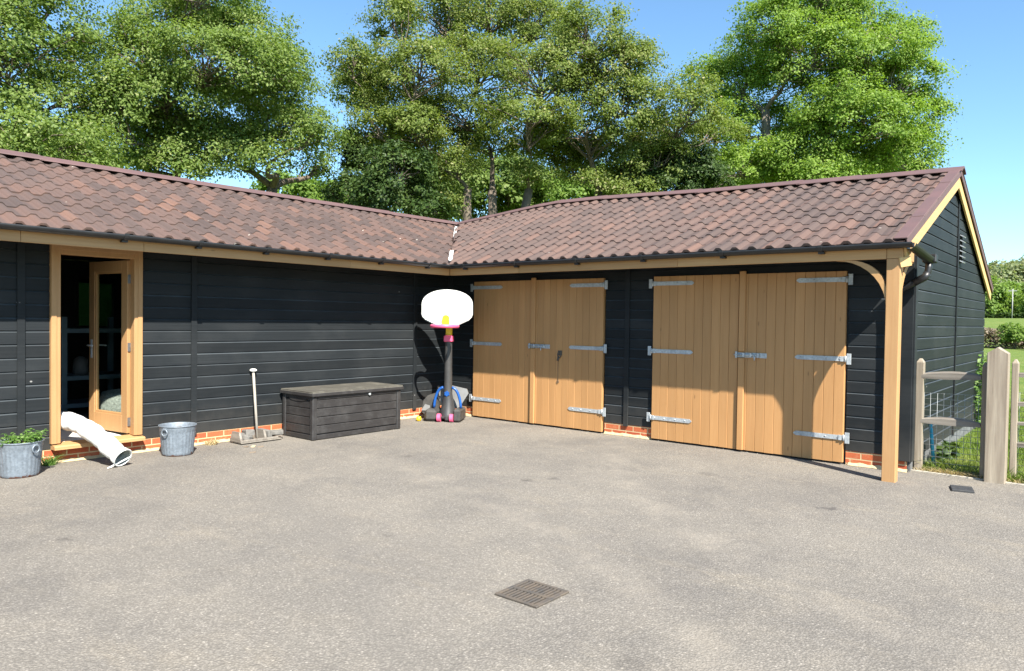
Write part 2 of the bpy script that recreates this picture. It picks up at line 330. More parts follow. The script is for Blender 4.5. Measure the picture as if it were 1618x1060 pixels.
# ------------------------------------------------------------------ mesh helpers
class MB:
    def __init__(s): s.v = []; s.f = []; s.t = []; s.sm = []
    def add(s, vs, fs, tint=.5, smooth=False):
        o = len(s.v); s.v += [tuple(map(float, p)) for p in vs]
        for f in fs: s.f.append(tuple(i+o for i in f)); s.t.append(tint); s.sm.append(smooth)
    def box(s, a, b, tint=None, ch=0.):
        """axis aligned box with chamfered edges"""
        if tint is None: tint = random.random()
        a, b = np.minimum(a, b), np.maximum(a, b)
        c = (a+b)/2; h = (b-a)/2
        s.obox(c, np.eye(3), h, tint, ch)
    def obox(s, c, ax, h, tint=None, ch=0.):
        if tint is None: tint = random.random()
        c = np.array(c, float); ax = np.array(ax, float); h = np.array(h, float)
        ch = min(ch, .45*h.min())
        if ch <= 0:
            vs = [c+ax.T@(h*np.array(q)) for q in ((-1,-1,-1),(1,-1,-1),(1,1,-1),(-1,1,-1),(-1,-1,1),(1,-1,1),(1,1,1),(-1,1,1))]
            s.add(vs, [(0,3,2,1),(4,5,6,7),(0,1,5,4),(1,2,6,5),(2,3,7,6),(3,0,4,7)], tint); return
        vs = []; idx = {}
        for sx in (-1, 1):
            for sy in (-1, 1):
                for sz in (-1, 1):
                    for k in range(3):
                        q = np.array([sx, sy, sz])*h
                        for j in range(3):
                            if j != k: q[j] -= np.sign(q[j])*ch
                        idx[(sx, sy, sz, k)] = len(vs); vs.append(c+ax.T@q)
        fs = []
        def quad(*q): fs.append(q)
        for k in range(3):
            i, j = [(1, 2), (2, 0), (0, 1)][k]
            for sg in (-1, 1):
                loop = []
                for (p, q) in ((-1, -1), (1, -1), (1, 1), (-1, 1)):
                    t = [0, 0, 0]; t[k] = sg; t[i] = p; t[j] = q; loop.append(idx[(*t, k)])
                quad(*(loop if sg > 0 else loop[::-1]))
            for p in (-1, 1):
                for q in (-1, 1):
                    t0 = [0, 0, 0]; t0[k] = -1; t0[i] = p; t0[j] = q; t1 = list(t0); t1[k] = 1
                    l = (idx[(*t0, i)], idx[(*t0, j)], idx[(*t1, j)], idx[(*t1, i)])
                    quad(*(l if p*q > 0 else l[::-1]))
        for sx in (-1, 1):
            for sy in (-1, 1):
                for sz in (-1, 1):
                    l = tuple(idx[(sx, sy, sz, k)] for k in range(3)); quad(*(l if sx*sy*sz > 0 else l[::-1]))
        s.add(vs, fs, tint)
    def tube(s, pts, rad, n=8, tint=.5, caps=True, smooth=True):
        pts = [np.array(p, float) for p in pts]
        if np.isscalar(rad): rad = [rad]*len(pts)
        vs = []; prev = None
        for i, p in enumerate(pts):
            d = pts[min(i+1, len(pts)-1)]-pts[max(i-1, 0)]; d = d/(np.linalg.norm(d)+1e-9)
            if prev is None:
                a = np.array([0, 0, 1.]) if abs(d[2]) < .9 else np.array([1., 0, 0])
                u = np.cross(d, a)
            else: u = prev-d*np.dot(prev, d)
            u /= np.linalg.norm(u); prev = u; vv = np.cross(d, u)
            for k in range(n):
                t = 2*math.pi*k/n; vs.append(p+rad[i]*(math.cos(t)*u+math.sin(t)*vv))
        fs = [(i*n+k, i*n+(k+1) % n, (i+1)*n+(k+1) % n, (i+1)*n+k) for i in range(len(pts)-1) for k in range(n)]
        s.add(vs, fs, tint, smooth)
        if caps:
            o = len(s.v)-len(vs)
            s.f.append(tuple(o+k for k in range(n))[::-1]); s.t.append(tint); s.sm.append(False)
            s.f.append(tuple(o+(len(pts)-1)*n+k for k in range(n))); s.t.append(tint); s.sm.append(False)
    def lathe(s, prof, n=32, c=(0, 0, 0), rip=None, tint=.5, smooth=True):
        """prof: list of (r, z); rip(i, ang) -> radius factor"""
        vs = []
        for i, (r, z) in enumerate(prof):
            for k in range(n):
                t = 2*math.pi*k/n; q = r*(rip(i, k) if rip else 1)
                vs.append((c[0]+q*math.cos(t), c[1]+q*math.sin(t), c[2]+z))
        fs = [(i*n+k, i*n+(k+1) % n, (i+1)*n+(k+1) % n, (i+1)*n+k) for i in range(len(prof)-1) for k in range(n)]
        s.add(vs, fs, tint, smooth)
    def prism(s, poly, fn, d0, d1, tint=.5):
        """poly: 2-D outline; fn(a, b, d) -> point; extruded from d0 to d1"""
        n = len(poly); vs = [fn(a, b, d0) for a, b in poly]+[fn(a, b, d1) for a, b in poly]
        s.add(vs, [tuple(range(n))[::-1], tuple(range(n, 2*n))]+[(i, (i+1) % n, n+(i+1) % n, n+i) for i in range(n)], tint)
    def build(s, name, mat, parent=None, fix=True):
        me = bpy.data.meshes.new(name); me.from_pydata(s.v, [], s.f)
        if fix:
            bm = bmesh.new(); bm.from_mesh(me); bmesh.ops.recalc_face_normals(bm, faces=bm.faces); bm.to_mesh(me); bm.free()
        a = me.attributes.new("tint", 'FLOAT', 'FACE'); a.data.foreach_set("value", np.array(s.t, dtype=np.float32))
        me.polygons.foreach_set("use_smooth", s.sm)
        me.materials.append(M[mat] if isinstance(mat, str) else mat); me.update()
        return link(name, me, parent)

def link(name, me, parent=None):
    o = bpy.data.objects.new(name, me); COL.objects.link(o)
    if parent is not None:
        o.parent = parent
        if parent.type == 'EMPTY' or parent.matrix_world != Matrix.Identity(4) or True:
            o.matrix_parent_inverse = world_of(parent).inverted()
    return o
def world_of(o):
    m = Matrix.Translation(o.location) @ o.rotation_euler.to_matrix().to_4x4()
    return (world_of(o.parent) @ o.matrix_parent_inverse @ m) if o.parent else m
def tag(o, label=None, cat=None, group=None, kind=None):
    for k, v in (('label', label), ('category', cat), ('group', group), ('kind', kind)):
        if v: o[k] = v
    return o
def thing(name, loc, label, cat, group=None, rz=0):
    o = bpy.data.objects.new(name, None); COL.objects.link(o); o.location = loc; o.rotation_euler = (0, 0, rz)
    o.empty_display_size = .2
    return tag(o, label, cat, group)
def fast_mesh(name, V, F, tint, mat, parent=None, smooth=False):
    """numpy quads -> mesh"""
    me = bpy.data.meshes.new(name); k = F.shape[1]
    me.vertices.add(len(V)); me.vertices.foreach_set("co", np.ascontiguousarray(V, dtype=np.float32).ravel())
    me.loops.add(F.size); me.loops.foreach_set("vertex_index", np.ascontiguousarray(F, dtype=np.int32).ravel())
    me.polygons.add(len(F)); me.polygons.foreach_set("loop_start", np.arange(0, F.size, k, dtype=np.int32))
    me.polygons.foreach_set("use_smooth", np.full(len(F), smooth))
    a = me.attributes.new("tint", 'FLOAT', 'FACE'); a.data.foreach_set("value", np.ascontiguousarray(tint, dtype=np.float32))
    me.update(calc_edges=True); me.validate()
    me.materials.append(M[mat] if isinstance(mat, str) else mat)
    return link(name, me, parent)

# ================================================================== SETTING: yard, grass, terrain
KX0, KY0, KX1, KY1 = 6.99, .105, 30., -.8        # the concrete edging between yard and grass
def kerb_y(x): return KY0+(KY1-KY0)*(x-KX0)/(KX1-KX0)
mb = MB()
mb.add([(-3, -40, 0), (30, -40, 0), (30, kerb_y(30), 0), (KX0, KY0, 0), (KX0, .3, 0), (-3, .3, 0)], [(0, 1, 2, 3, 4, 5)])
yard = mb.build('yard', 'tarmac'); tag(yard, kind='structure')
# terrain: flat near the stables, rising to a field and a wooded hill behind
def terrain_z(x, y):
    d = np.hypot(x-CAM[0], y-CAM[1]); beh = np.clip((y+10)/60, 0, 1)
    s1 = np.clip((d-78)/140, 0, 1); s1 = s1*s1*(3-2*s1)
    s2 = np.clip((d-235)/330, 0, 1); s2 = s2*s2*(3-2*s2)
    return -.02+beh*(3.6*s1+33*s2)
gx = np.concatenate([np.linspace(-1500, -120, 24), np.linspace(-100, 120, 56), np.linspace(140, 1500, 24)])
gy = np.concatenate([np.linspace(-1500, -60, 16), np.linspace(-40, 640, 120), np.linspace(680, 1800, 20)])
X, Y = np.meshgrid(gx, gy); Z = terrain_z(X, Y)
n, k = X.shape; ii = np.arange(n*k).reshape(n, k)
F = np.stack([ii[:-1, :-1], ii[:-1, 1:], ii[1:, 1:], ii[1:, :-1]], -1).reshape(-1, 4)
g = fast_mesh('ground', np.stack([X, Y, Z], -1).reshape(-1, 3), F, np.full(len(F), .5), 'grass', smooth=True); tag(g, kind='structure')
mb = MB()
x = KX0
while x < 12:
    L = 1.9; x1 = min(x+L, 12.)
    a = np.array([x, kerb_y(x), 0]); b = np.array([x1-.006, kerb_y(x1), 0]); d = (b-a)/np.linalg.norm(b-a); nn = np.array([-d[1], d[0], 0])
    mb.obox((a+b)/2+nn*.025+np.array([0, 0, -.03]), [d, nn, (0, 0, 1)], [np.linalg.norm(b-a)/2, .025, .046], None, .006); x = x1
tag(mb.build('kerb_strip', 'kerb'), kind='structure')

# ================================================================== STABLE BLOCK
XE, DEP = 6.984, 5.45             # right end and depth of the right wing
OV = .682                         # eaves overhang at the fascia
RY = 2.30                         # ridge of the right wing
LX = -2.05; LD = -4.35            # ridge and back wall of the left wing
WY0, WY1, WZ0, WZ1 = -4.16, -3.62, 1.40, 2.16   # window in the back wall of the left wing
YL = -13.                         # far (left) end of the left wing
EZ, EO = 2.412, .775              # tile eaves height and overhang
RIDGE_X = [-2.05, -1.07, -.5, .2, .65, 1.6, 3.4, 5.8, 7.1]
RIDGE_Z = [3.545, 3.625, 3.685, 3.735, 3.762, 3.752, 3.680, 3.632, 3.602]
sb = thing('stable_block', (0, 0, 0), 'L-shaped black timber stable block with brown tiled roof and tan doors', 'stable')

def clad(name, place, rows0, pitch, ztop, lo, hi, openings=(), parent=sb, thick=.02):
    """horizontal rebated boards; place(s, d, z); lo/hi(z) limits; openings (s0, s1, z0, z1)"""
    mb = MB(); z = rows0; r = 0
    while z < ztop-.004:
        p = min(pitch, ztop-z)
        prof = [(0, .0), (0, thick), (p*.845, thick), (p*.972, thick*.2), (p, thick*.2)]
        cuts = [(o[0], o[1]) for o in openings if z+p*.5 > o[2] and z+p*.5 < o[3]]
        segs = []; s = -1e9
        for c in sorted(cuts): segs.append((s, c[0])); s = c[1]
        segs.append((s, 1e9))
        for (a, b) in segs:
            if hi(z)-lo(z) < .03: continue
            vs = []
            for dz, dd in prof:
                zz = z+dz; l_, h_ = lo(zz), hi(zz)
                if h_ < l_: l_ = h_ = (l_+h_)/2
                vs.append((max(a, l_), dd, zz, min(b, h_)))
            if vs[0][3]-vs[0][0] < .01: continue
            jit = (random.random()-.5)*.002
            V = [place(q[0], q[1]+jit*(q[1] > .01), q[2]) for q in vs]+[place(q[3], q[1]+jit*(q[1] > .01), q[2]) for q in vs]
            m_ = len(vs)
            mb.add(V, [(i, i+1, m_+i+1, m_+i) for i in range(m_-1)]+[tuple(range(m_)), tuple(range(m_, 2*m_))], random.random()*.8)
            mb.t[-4] = .9+.1*random.random()      # thin worn top edge, brightened further as a painted sunlit highlight
        z += p; r += 1
    # the sheathing behind the boards
    return mb.build(name, 'clad', parent, fix=False)

pR = lambda s, d, z: (s, -d, z)
pL = lambda s, d, z: (d, s, z)
pG = lambda s, d, z: (XE+d, s, z)
D1 = (.622, 1.812, 3.100); D2 = (3.889, 5.078, 6.330); DZ = 2.20
PL = .165
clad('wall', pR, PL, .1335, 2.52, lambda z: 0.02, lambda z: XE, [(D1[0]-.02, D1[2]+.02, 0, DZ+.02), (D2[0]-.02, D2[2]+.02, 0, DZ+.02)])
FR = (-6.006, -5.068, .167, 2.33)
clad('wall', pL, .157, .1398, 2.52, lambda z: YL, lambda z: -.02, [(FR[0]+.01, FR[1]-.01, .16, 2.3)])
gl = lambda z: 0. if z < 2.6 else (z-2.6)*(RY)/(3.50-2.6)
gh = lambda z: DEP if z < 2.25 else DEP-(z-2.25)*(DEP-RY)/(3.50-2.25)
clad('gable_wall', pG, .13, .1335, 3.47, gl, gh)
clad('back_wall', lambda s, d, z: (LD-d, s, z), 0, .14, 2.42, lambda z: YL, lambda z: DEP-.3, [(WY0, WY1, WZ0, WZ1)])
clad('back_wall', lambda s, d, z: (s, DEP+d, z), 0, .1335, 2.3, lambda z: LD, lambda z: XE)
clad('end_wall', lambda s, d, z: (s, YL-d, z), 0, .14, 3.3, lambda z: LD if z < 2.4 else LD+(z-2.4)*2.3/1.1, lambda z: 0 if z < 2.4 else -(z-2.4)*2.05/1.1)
# timber sheathing right behind the boards so no light leaks through
mb = MB()
mb.box((D1[2]+.02, .0, 0), (D2[0]-.02, .05, 2.5)); mb.box((.03, 0, 0), (D1[0]-.02, .05, 2.5)); mb.box((D2[2]+.02, 0, 0), (XE-.004, .05, 2.5))
mb.box((D1[0]-.02, 0, DZ+.02), (D1[2]+.02, .05, 2.5)); mb.box((D2[0]-.02, 0, DZ+.02), (D2[2]+.02, .05, 2.5))
mb.box((-.05, YL, 0), (0, FR[0]+.01, 2.5)); mb.box((-.05, FR[1]-.01, 0), (0, 0, 2.5)); mb.box((-.05, FR[0]+.01, 2.3), (0, FR[1]-.01, 2.5)); mb.box((-.05, FR[0]+.01, 0), (0, FR[1]-.01, .16))
mb.box((-4.3, -8.2, .19), (-.051, -8.15, 2.45)); mb.box((-4.3, -2.9, .19), (-.051, -2.85, 2.45))
mb.box((LD+.003, -8.149, .19), (LD+.05, WY0, 2.45)); mb.box((LD+.003, WY1, .19), (LD+.05, -2.9, 2.45))
mb.box((LD+.003, WY0, .19), (LD+.05, WY1, WZ0)); mb.box((LD+.003, WY0, WZ1), (LD+.05, WY1, 2.45))
mb.box((-4.298, -8.149, 2.46), (-.052, -2.9, 2.48))
mb.box((XE-.05, .051, 0), (XE-.004, DEP-.01, 2.2))
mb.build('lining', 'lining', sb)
mb = MB(); mb.box((LD+.052, -8.148, .10), (-.052, -2.91, .19)); mb.build('floor', 'floor', sb)

# brick plinth
mb = MB()
for a, b in ((.0, D1[0]-.02), (D1[2]+.02, D2[0]-.02), (D2[2]+.02, XE-.01)): mb.box((a, -.012, -.05), (b, .05-.003, PL-.002))
mb.box((-.047, YL, -.05), (.012, -.012, .155))
mb.build('brick_plinth', 'brick', sb)
mb = MB(); mb.box((XE-.05, .06, -.1), (XE+.012, DEP-.01, .128)); mb.build('gravel_board', 'gravel_board', sb)
# a ragged line of cream mortar at the foot of the plinth
def strip_mortar(p0, p1, nrm):
    mb = MB(); p0 = np.array(p0, float); p1 = np.array(p1, float); L = np.linalg.norm(p1-p0); k = int(L/.04)
    d = (p1-p0)/L; vs = []
    for i in range(k+1):
        c = p0+d*L*i/k; wv = .022+.018*random.random()
        vs += [c+np.array([0, 0, .028+.014*random.random()]), c+np.array(nrm)*wv+np.array([0, 0, .004])]
    mb.add(vs, [(2*i, 2*i+1, 2*i+3, 2*i+2) for i in range(k)])
    return mb
for a, b, nn in (((.0135, -9, 0), (.0135, -.02, 0), (1, 0, 0)), ((.02, -.0135, 0), (D1[0]-.03, -.0135, 0), (0, -1, 0)), ((D1[2]+.03, -.0135, 0), (D2[0]-.03, -.0135, 0), (0, -1, 0)), ((D2[2]+.05, -.0135, 0), (XE, -.0135, 0), (0, -1, 0))):
    strip_mortar(a, b, nn).build('mortar_fillet', plain('cream_mortar', (.52, .42, .24), (.38, .30, .18), 12, .95, .5) if 'mort' not in M else M['mort'], sb); M['mort'] = bpy.data.materials['cream_mortar']

# cover strips over the joints between wall panels, corner boards
for y in (-6.27, -4.44, -.79, -8.1):
    mb = MB(); mb.box((.0225, y-.036, .13), (.040, y+.036, 2.45), .4, .003); mb.build('cover_strip', 'clad', sb)
for x in (3.475, .07):
    mb = MB(); mb.box((x-.036, -.040, .14), (x+.036, -.0225, 2.45), .4, .003); mb.build('cover_strip', 'clad', sb)
mb = MB(); mb.box((XE+.0225, 2.62, .10), (XE+.036, 2.68, 3.38), .3, .003); mb.build('cover_strip', 'clad', sb)
mb = MB(); mb.box((XE-.10, -.044, .12), (XE+.026, -.0215, 2.44), .4, .003); mb.box((XE+.0225, -.02, .12), (XE+.044, .09, 2.5), .6, .003); mb.build('corner_board', 'clad', sb)
mb = MB(); mb.box((.022, -.06, .13), (.06, -.022, 2.45), .4, .003); mb.build('corner_board', 'clad', sb)

# ------------------------------------------------------------------ roof: corrugated sheets printed and stepped like tiles
PITCH_T = .2003
def prof(s):
    f = np.abs(((s/PITCH_T) % 1)-.5)*2           # 0 at the crest, 1 in the pan
    h = np.clip((.62-f)/.42, 0, 1); return .034*h*h*(3-2*h)
def roof(name, pt, nrm, s0, s1, lo, hi, ncourse, parent=sb, seed=1):
    r = np.random.default_rng(seed)
    step = PITCH_T/14; ss = np.arange(s0, s1+step, step); K = len(ss)
    Vs, Fs, Ts = [], [], []; off = 0
    for j in range(ncourse):
        t0 = j/ncourse; t1 = min(1., (j+1)/ncourse+.012)
        rows = ((t0, -.004 if j else -.012), (t0, .0135), (t0+.25*(t1-t0), .0105), (t1, -.001))
        V = []
        sag = .0022*np.sin(ss*3.1+j*2)+.0022*r.standard_normal(1)
        cellid = np.floor(ss/PITCH_T+.5*(j % 2)*0).astype(int)
        jit = (np.random.default_rng(seed*100+j).random(4000)-.5)
        for (t, o) in rows:
            s = np.clip(ss, lo(t), hi(t))
            tt = np.clip(t+(jit[(cellid+1000) % 4000]*.004 if t == t0 else 0), 0, 1)
            p = pt(s, tt); h = prof(s)+o+(sag if o > 0 else 0)
            V.append(p+np.outer(h, nrm))
        V = np.concatenate(V); idx = np.arange(4*K).reshape(4, K)
        f = np.stack([idx[:-1, :-1], idx[:-1, 1:], idx[1:, 1:], idx[1:, :-1]], -1).reshape(-1, 4)
        v4 = V[f]; area = np.linalg.norm(np.cross(v4[:, 1]-v4[:, 3], v4[:, 0]-v4[:, 2]), axis=1)
        mids = np.tile((ss[:-1]+ss[1:])/2, 3)
        cid = np.floor(mids/PITCH_T).astype(int); half = ((mids/PITCH_T) % 1)
        base = np.random.default_rng(seed*977+j).random(5000)
        base2 = np.random.default_rng(seed*977+j+5000).random(5000)
        q = np.where(half < .5, base[(cid+1500) % 5000], base2[(cid+1500-(base[(cid+1500) % 5000] > .45)*0) % 5000]*.5+base[(cid+1500) % 5000]*.5)
        tint = np.clip(.03+.80*q+.5*np.clip(q-.8, 0, 1)+.05*np.sin(mids*60), 0, 1)
        keep = area > 1e-7
        Vs.append(V); Fs.append(f[keep]+off); Ts.append(tint[keep]); off += len(V)
    return fast_mesh(name, np.concatenate(Vs), np.concatenate(Fs), np.concatenate(Ts), 'tile', parent)

rz = lambda x: np.interp(x, RIDGE_X, RIDGE_Z)
VERGE = 7.06
def pt_rf(s, t):
    y = -EO+(RY+EO)*t; zr = rz(s); return np.stack([s, np.full_like(s, 0)+y, EZ+(zr-EZ)*t+.0*s], -1)
nr = np.array([0, -(3.66-EZ), RY+EO]); nr /= np.linalg.norm(nr)
valx = lambda t: EO+(LX-EO)*t
roof('roof', pt_rf, nr, -2.2, VERGE, valx, lambda t: VERGE, 10, seed=3)
def pt_lf(s, t):
    x = EO+(LX-EO)*t; return np.stack([np.full_like(s, 0)+x, s, EZ+(3.545-EZ)*t+0*s], -1)
nl = np.array([(3.545-EZ), 0, EO-LX]); nl /= np.linalg.norm(nl)
roof('roof', pt_lf, nl, YL-.3, 2.6, lambda t: YL-.3, lambda t: -(EO)+(RY+EO)*t, 10, seed=5)
YB, ZB = DEP+.28, 2.19
def pt_rb(s, t):
    y = YB+(RY-YB)*t; zr = rz(s); return np.stack([s, np.full_like(s, 0)+y, ZB+(zr-ZB)*t], -1)
nb = np.array([0, 1.4, YB-RY]); nb /= np.linalg.norm(nb)
roof('roof', pt_rb, nb, LD-.3, VERGE, lambda t: (LD-.3)+(LX-LD+.3)*t, lambda t: VERGE, 10, seed=7)
def pt_lb(s, t):
    x = LD-.3+(LX-LD+.3)*t; return np.stack([np.full_like(s, 0)+x, s, 2.4+(3.545-2.4)*t+0*s], -1)
nlb = np.array([-1.14, 0, LX-LD+.3]); nlb /= np.linalg.norm(nlb)
roof('roof', pt_lb, nlb, YL-.3, YB, lambda t: YL-.3, lambda t: YB+(RY-YB)*t, 10, seed=9)

def ridge(pts, dirn):
    """folded ridge pieces along a polyline; dirn = unit vector across"""
    mb = MB(); dirn = np.array(dirn, float); up = np.array([0, 0, 1.])
    for a, b in zip(pts[:-1], pts[1:]):
        a = np.array(a); b = np.array(b); d = (b-a); L = np.linalg.norm(d); k = max(1, round(L/.95))
        for i in range(k):
            p, q = a+d*i/k, a+d*((i+1)/k)+d/L*.05
            lift = .004 if i % 2 else .0
            sec = [(-.165, -.030), (-.16, -.018), (-.05, .036), (-.02, .052), (.02, .052), (.05, .036), (.16, -.018), (.165, -.030), (.155, -.034), (.04, .024), (-.04, .024), (-.155, -.034)]
            n_ = len(sec); vs = []
            for e, l2 in ((p, 0), (q, .006)):
                vs += [e+dirn*sx+up*(sz+.022+lift+l2) for sx, sz in sec]
            mb.add(vs, [(j, (j+1) % n_, n_+(j+1) % n_, n_+j) for j in range(n_)]+[tuple(range(n_))[::-1], tuple(range(n_, 2*n_))], random.random())
    return mb.build('ridge_cap', 'trim', sb)
ridge([(x, RY, rz(x)) for x in (-1.95, -1.07, .2, .65, 1.6, 3.4, 5.8, 7.06)], (0, 1, 0))
ridge([(LX, YL-.3, 3.545), (LX, RY+.02, 3.545)], (1, 0, 0))
# white worn flashing showing in the valley
mb = MB(); va, vb = np.array([EO-.02, -EO+.02, EZ+.028]), np.array([LX, RY, 3.55+.025])
ax = (vb-va)/np.linalg.norm(vb-va); sd_ = np.array([.735, .67, 0]); 
for t0, t1, wd in ((.0, .22, .034), (.52, .86, .026)):
    mb = MB(); k = 9; vs = []
    for i in range(k+1):
        t = t0+(t1-t0)*i/k; c = va+(vb-va)*t; wj = wd*(.85+.25*random.random())*(1 if 0 < i < k else .6)
        vs += [c-sd_*wj+np.array([0, 0, .050]), c+np.array([0, 0, .044]), c+sd_*wj+np.array([0, 0, .052])]
    mb.add(vs, [(3*i+j, 3*i+j+1, 3*i+j+4, 3*i+j+3) for i in range(k) for j in (0, 1)])
    mb.build('valley_flashing', 'lead', sb, fix=False)
mb = MB(); vs = []
for t in (0., 1.): c = va+(vb-va)*t; vs += [c-sd_*.10+np.array([0, 0, .0]), c+np.array([0, 0, -.02]), c+sd_*.10]
mb.add(vs, [(0, 1, 4, 3), (1, 2, 5, 4)]); mb.build('valley_lining', 'slate', sb, fix=False)

# verge trim and barge boards on the gable
def slope_piece(name, mat, y0, z0, y1, z1, xa, xb, h0, h1, segs=1, gap=0., ov=.0, lift=0.):
    """board lying along the gable slope from (y0, z0) to (y1, z1); h0..h1 measured square to the slope"""
    mb = MB(); a = np.array([0, y0, z0]); b = np.array([0, y1, z1]); d = b-a; L = np.linalg.norm(d); d /= L
    nn = np.array([0, -d[2], d[1]]); nn = nn if nn[2] > 0 else -nn
    for i in range(segs):
        p = a+d*(L*i/segs); q = a+d*(L*(i+1)/segs+ov); c = (p+q)/2+nn*((h0+h1)/2+lift*((segs-i) % 2)); c[0] = (xa+xb)/2
        mb.obox(c, [(1, 0, 0), d, nn], [abs(xb-xa)/2, np.linalg.norm(q-p)/2-gap, (h1-h0)/2], None, .004)
    return mb.build(name, mat, sb)
zr1 = float(rz(7.06))
slope_piece('verge_trim', 'trim', -EO+.01, EZ+.0, RY, zr1, 6.955, 7.085, .043, .060, 4, 0, .03, .006)
slope_piece('verge_trim', 'trim', -EO+.01, EZ, RY, zr1, 7.066, 7.080, -.035, .042, 4, .002)
slope_piece('verge_trim', 'trim', YB-.01, ZB, RY, zr1, 6.955, 7.085, .043, .060, 4, 0, .03, .006)
slope_piece('verge_trim', 'trim', YB-.01, ZB, RY, zr1, 7.066, 7.080, -.035, .042, 4, .002)
slope_piece('barge_board', 'barge', -.70, EZ+.03-.03, RY-.004, zr1-.03, 7.030, 7.058, -.155, -.018)
slope_piece('barge_board', 'barge', YB-.02, ZB-.02, RY+.004, zr1-.03, 7.031, 7.057, -.155, -.018)

# fascia boards (with butt joints), gutters and brackets
mb = MB()
for a, b in ((OV+.0, 2.05), (2.053, 4.55), (4.553, 6.875)): mb.box((a, -OV, 2.268), (b, -OV+.03, 2.40), None, .003)
mb.build('fascia', 'fasx', sb)
mb = MB()
for a, b in ((YL, -6.47), (-6.467, -5.33), (-5.327, -2.6), (-2.597, -OV-.003)): mb.box((OV-.03, a, 2.268), (OV, b, 2.40), None, .003)
mb.build('fascia', 'fasy', sb)
GO, GZ, GR = OV+.062, 2.420, .054
def gutter(fn, s0, s1, joints):
    mb = MB()
    sec = [(GR*math.cos(t), GR*math.sin(t)) for t in np.linspace(math.pi, 2*math.pi, 11)]+[((GR-.004)*math.cos(t), (GR-.004)*math.sin(t)) for t in np.linspace(2*math.pi, math.pi, 11)]
    n_ = len(sec); vs = [fn(s, GO+a, GZ+b) for s in (s0, s1) for a, b in sec]
    mb.add(vs, [(j, (j+1) % n_, n_+(j+1) % n_, n_+j) for j in range(n_)], .5, True)
    o = mb.build('gutter', 'gutter', sb)
    for s in joints:
        mb = MB(); wd = .022
        sec2 = [(GR*1.0+.010)*1.0, GR-.001]
        ring = [(sec2[0]*math.cos(t), sec2[0]*math.sin(t)) for t in np.linspace(math.pi, 2*math.pi+.15, 10)]+[(sec2[1]*math.cos(t), sec2[1]*math.sin(t)) for t in np.linspace(2*math.pi+.15, math.pi, 10)]
        n2 = len(ring); vs = [fn(s+q, GO+a, GZ+b) for q in (-wd, wd) for a, b in ring]
        mb.add(vs, [(j, (j+1) % n2, n2+(j+1) % n2, n2+j) for j in range(n2)]+[tuple(range(n2))[::-1], tuple(range(n2, 2*n2))], .5)
        mb.obox(fn(s, GO-.02, GZ-GR-.012), np.eye(3), [.03, .03, .011], .5, .003)
        mb.build('gutter_bracket', 'gutter', o)
    return o
gutter(lambda s, a, z: (s, -a, z), GO-.05, 7.13, (1.05, 2.05, 3.1, 4.1, 5.15, 6.25))
gutter(lambda s, a, z: (a, s, z), YL, -GO+.05, (-5.55, -4.75, -3.9, -3.0, -2.1, -1.2, -7.2))
# short return spout at the corner and the downpipe
mb = MB()
c0 = np.array([7.10, -GO, GZ-.012]); c1 = np.array([7.17, -.10, GZ-.125])
for p, q, r0 in ((c0, c1, .056),):
    d = (q-p)/np.linalg.norm(q-p); sx = np.cross(d, (0, 0, 1)); sx /= np.linalg.norm(sx); uz = np.cross(sx, d)
    sec = [(r0*math.cos(t), r0*math.sin(t)) for t in np.linspace(math.pi, 2*math.pi, 11)]+[((r0-.004)*math.cos(t), (r0-.004)*math.sin(t)) for t in np.linspace(2*math.pi, math.pi, 11)]
    n_ = len(sec); mb.add([e+sx*a+uz*b for e in (p, q) for a, b in sec], [(j, (j+1) % n_, n_+(j+1) % n_, n_+j) for j in range(n_)]+[tuple(range(n_))[::-1], tuple(range(n_, 2*n_))], .5, False)
    mb.obox(q-d*.02, [sx, d, uz], [.066, .035, .045], .5, .01); mb.obox(q+d*.03, [sx, d, uz], [.055, .012, .035], .5, .008)
mb.build('gutter', 'gutter', sb)
mb = MB()
dp = [(7.16, -.13, 2.27), (7.16, -.14, 2.20), (7.155, -.15, 2.15), (7.13, -.16, 2.105), (7.03, -.155, 2.05), (6.92, -.135, 1.99), (6.87, -.115, 1.95), (6.855, -.09, 1.88), (6.855, -.085, .22), (6.855, -.09, .16)]
mb.tube(dp, .034, 14); mb.tube([dp[2], dp[3], dp[4]], .0405, 14); mb.tube([(6.855, -.085, 1.87), (6.855, -.085, 1.80)], .041, 14); mb.tube([(6.855, -.085, 1.1), (6.855, -.085, 1.06)], .039, 14)
mb.build('downpipe', 'gutter', sb)

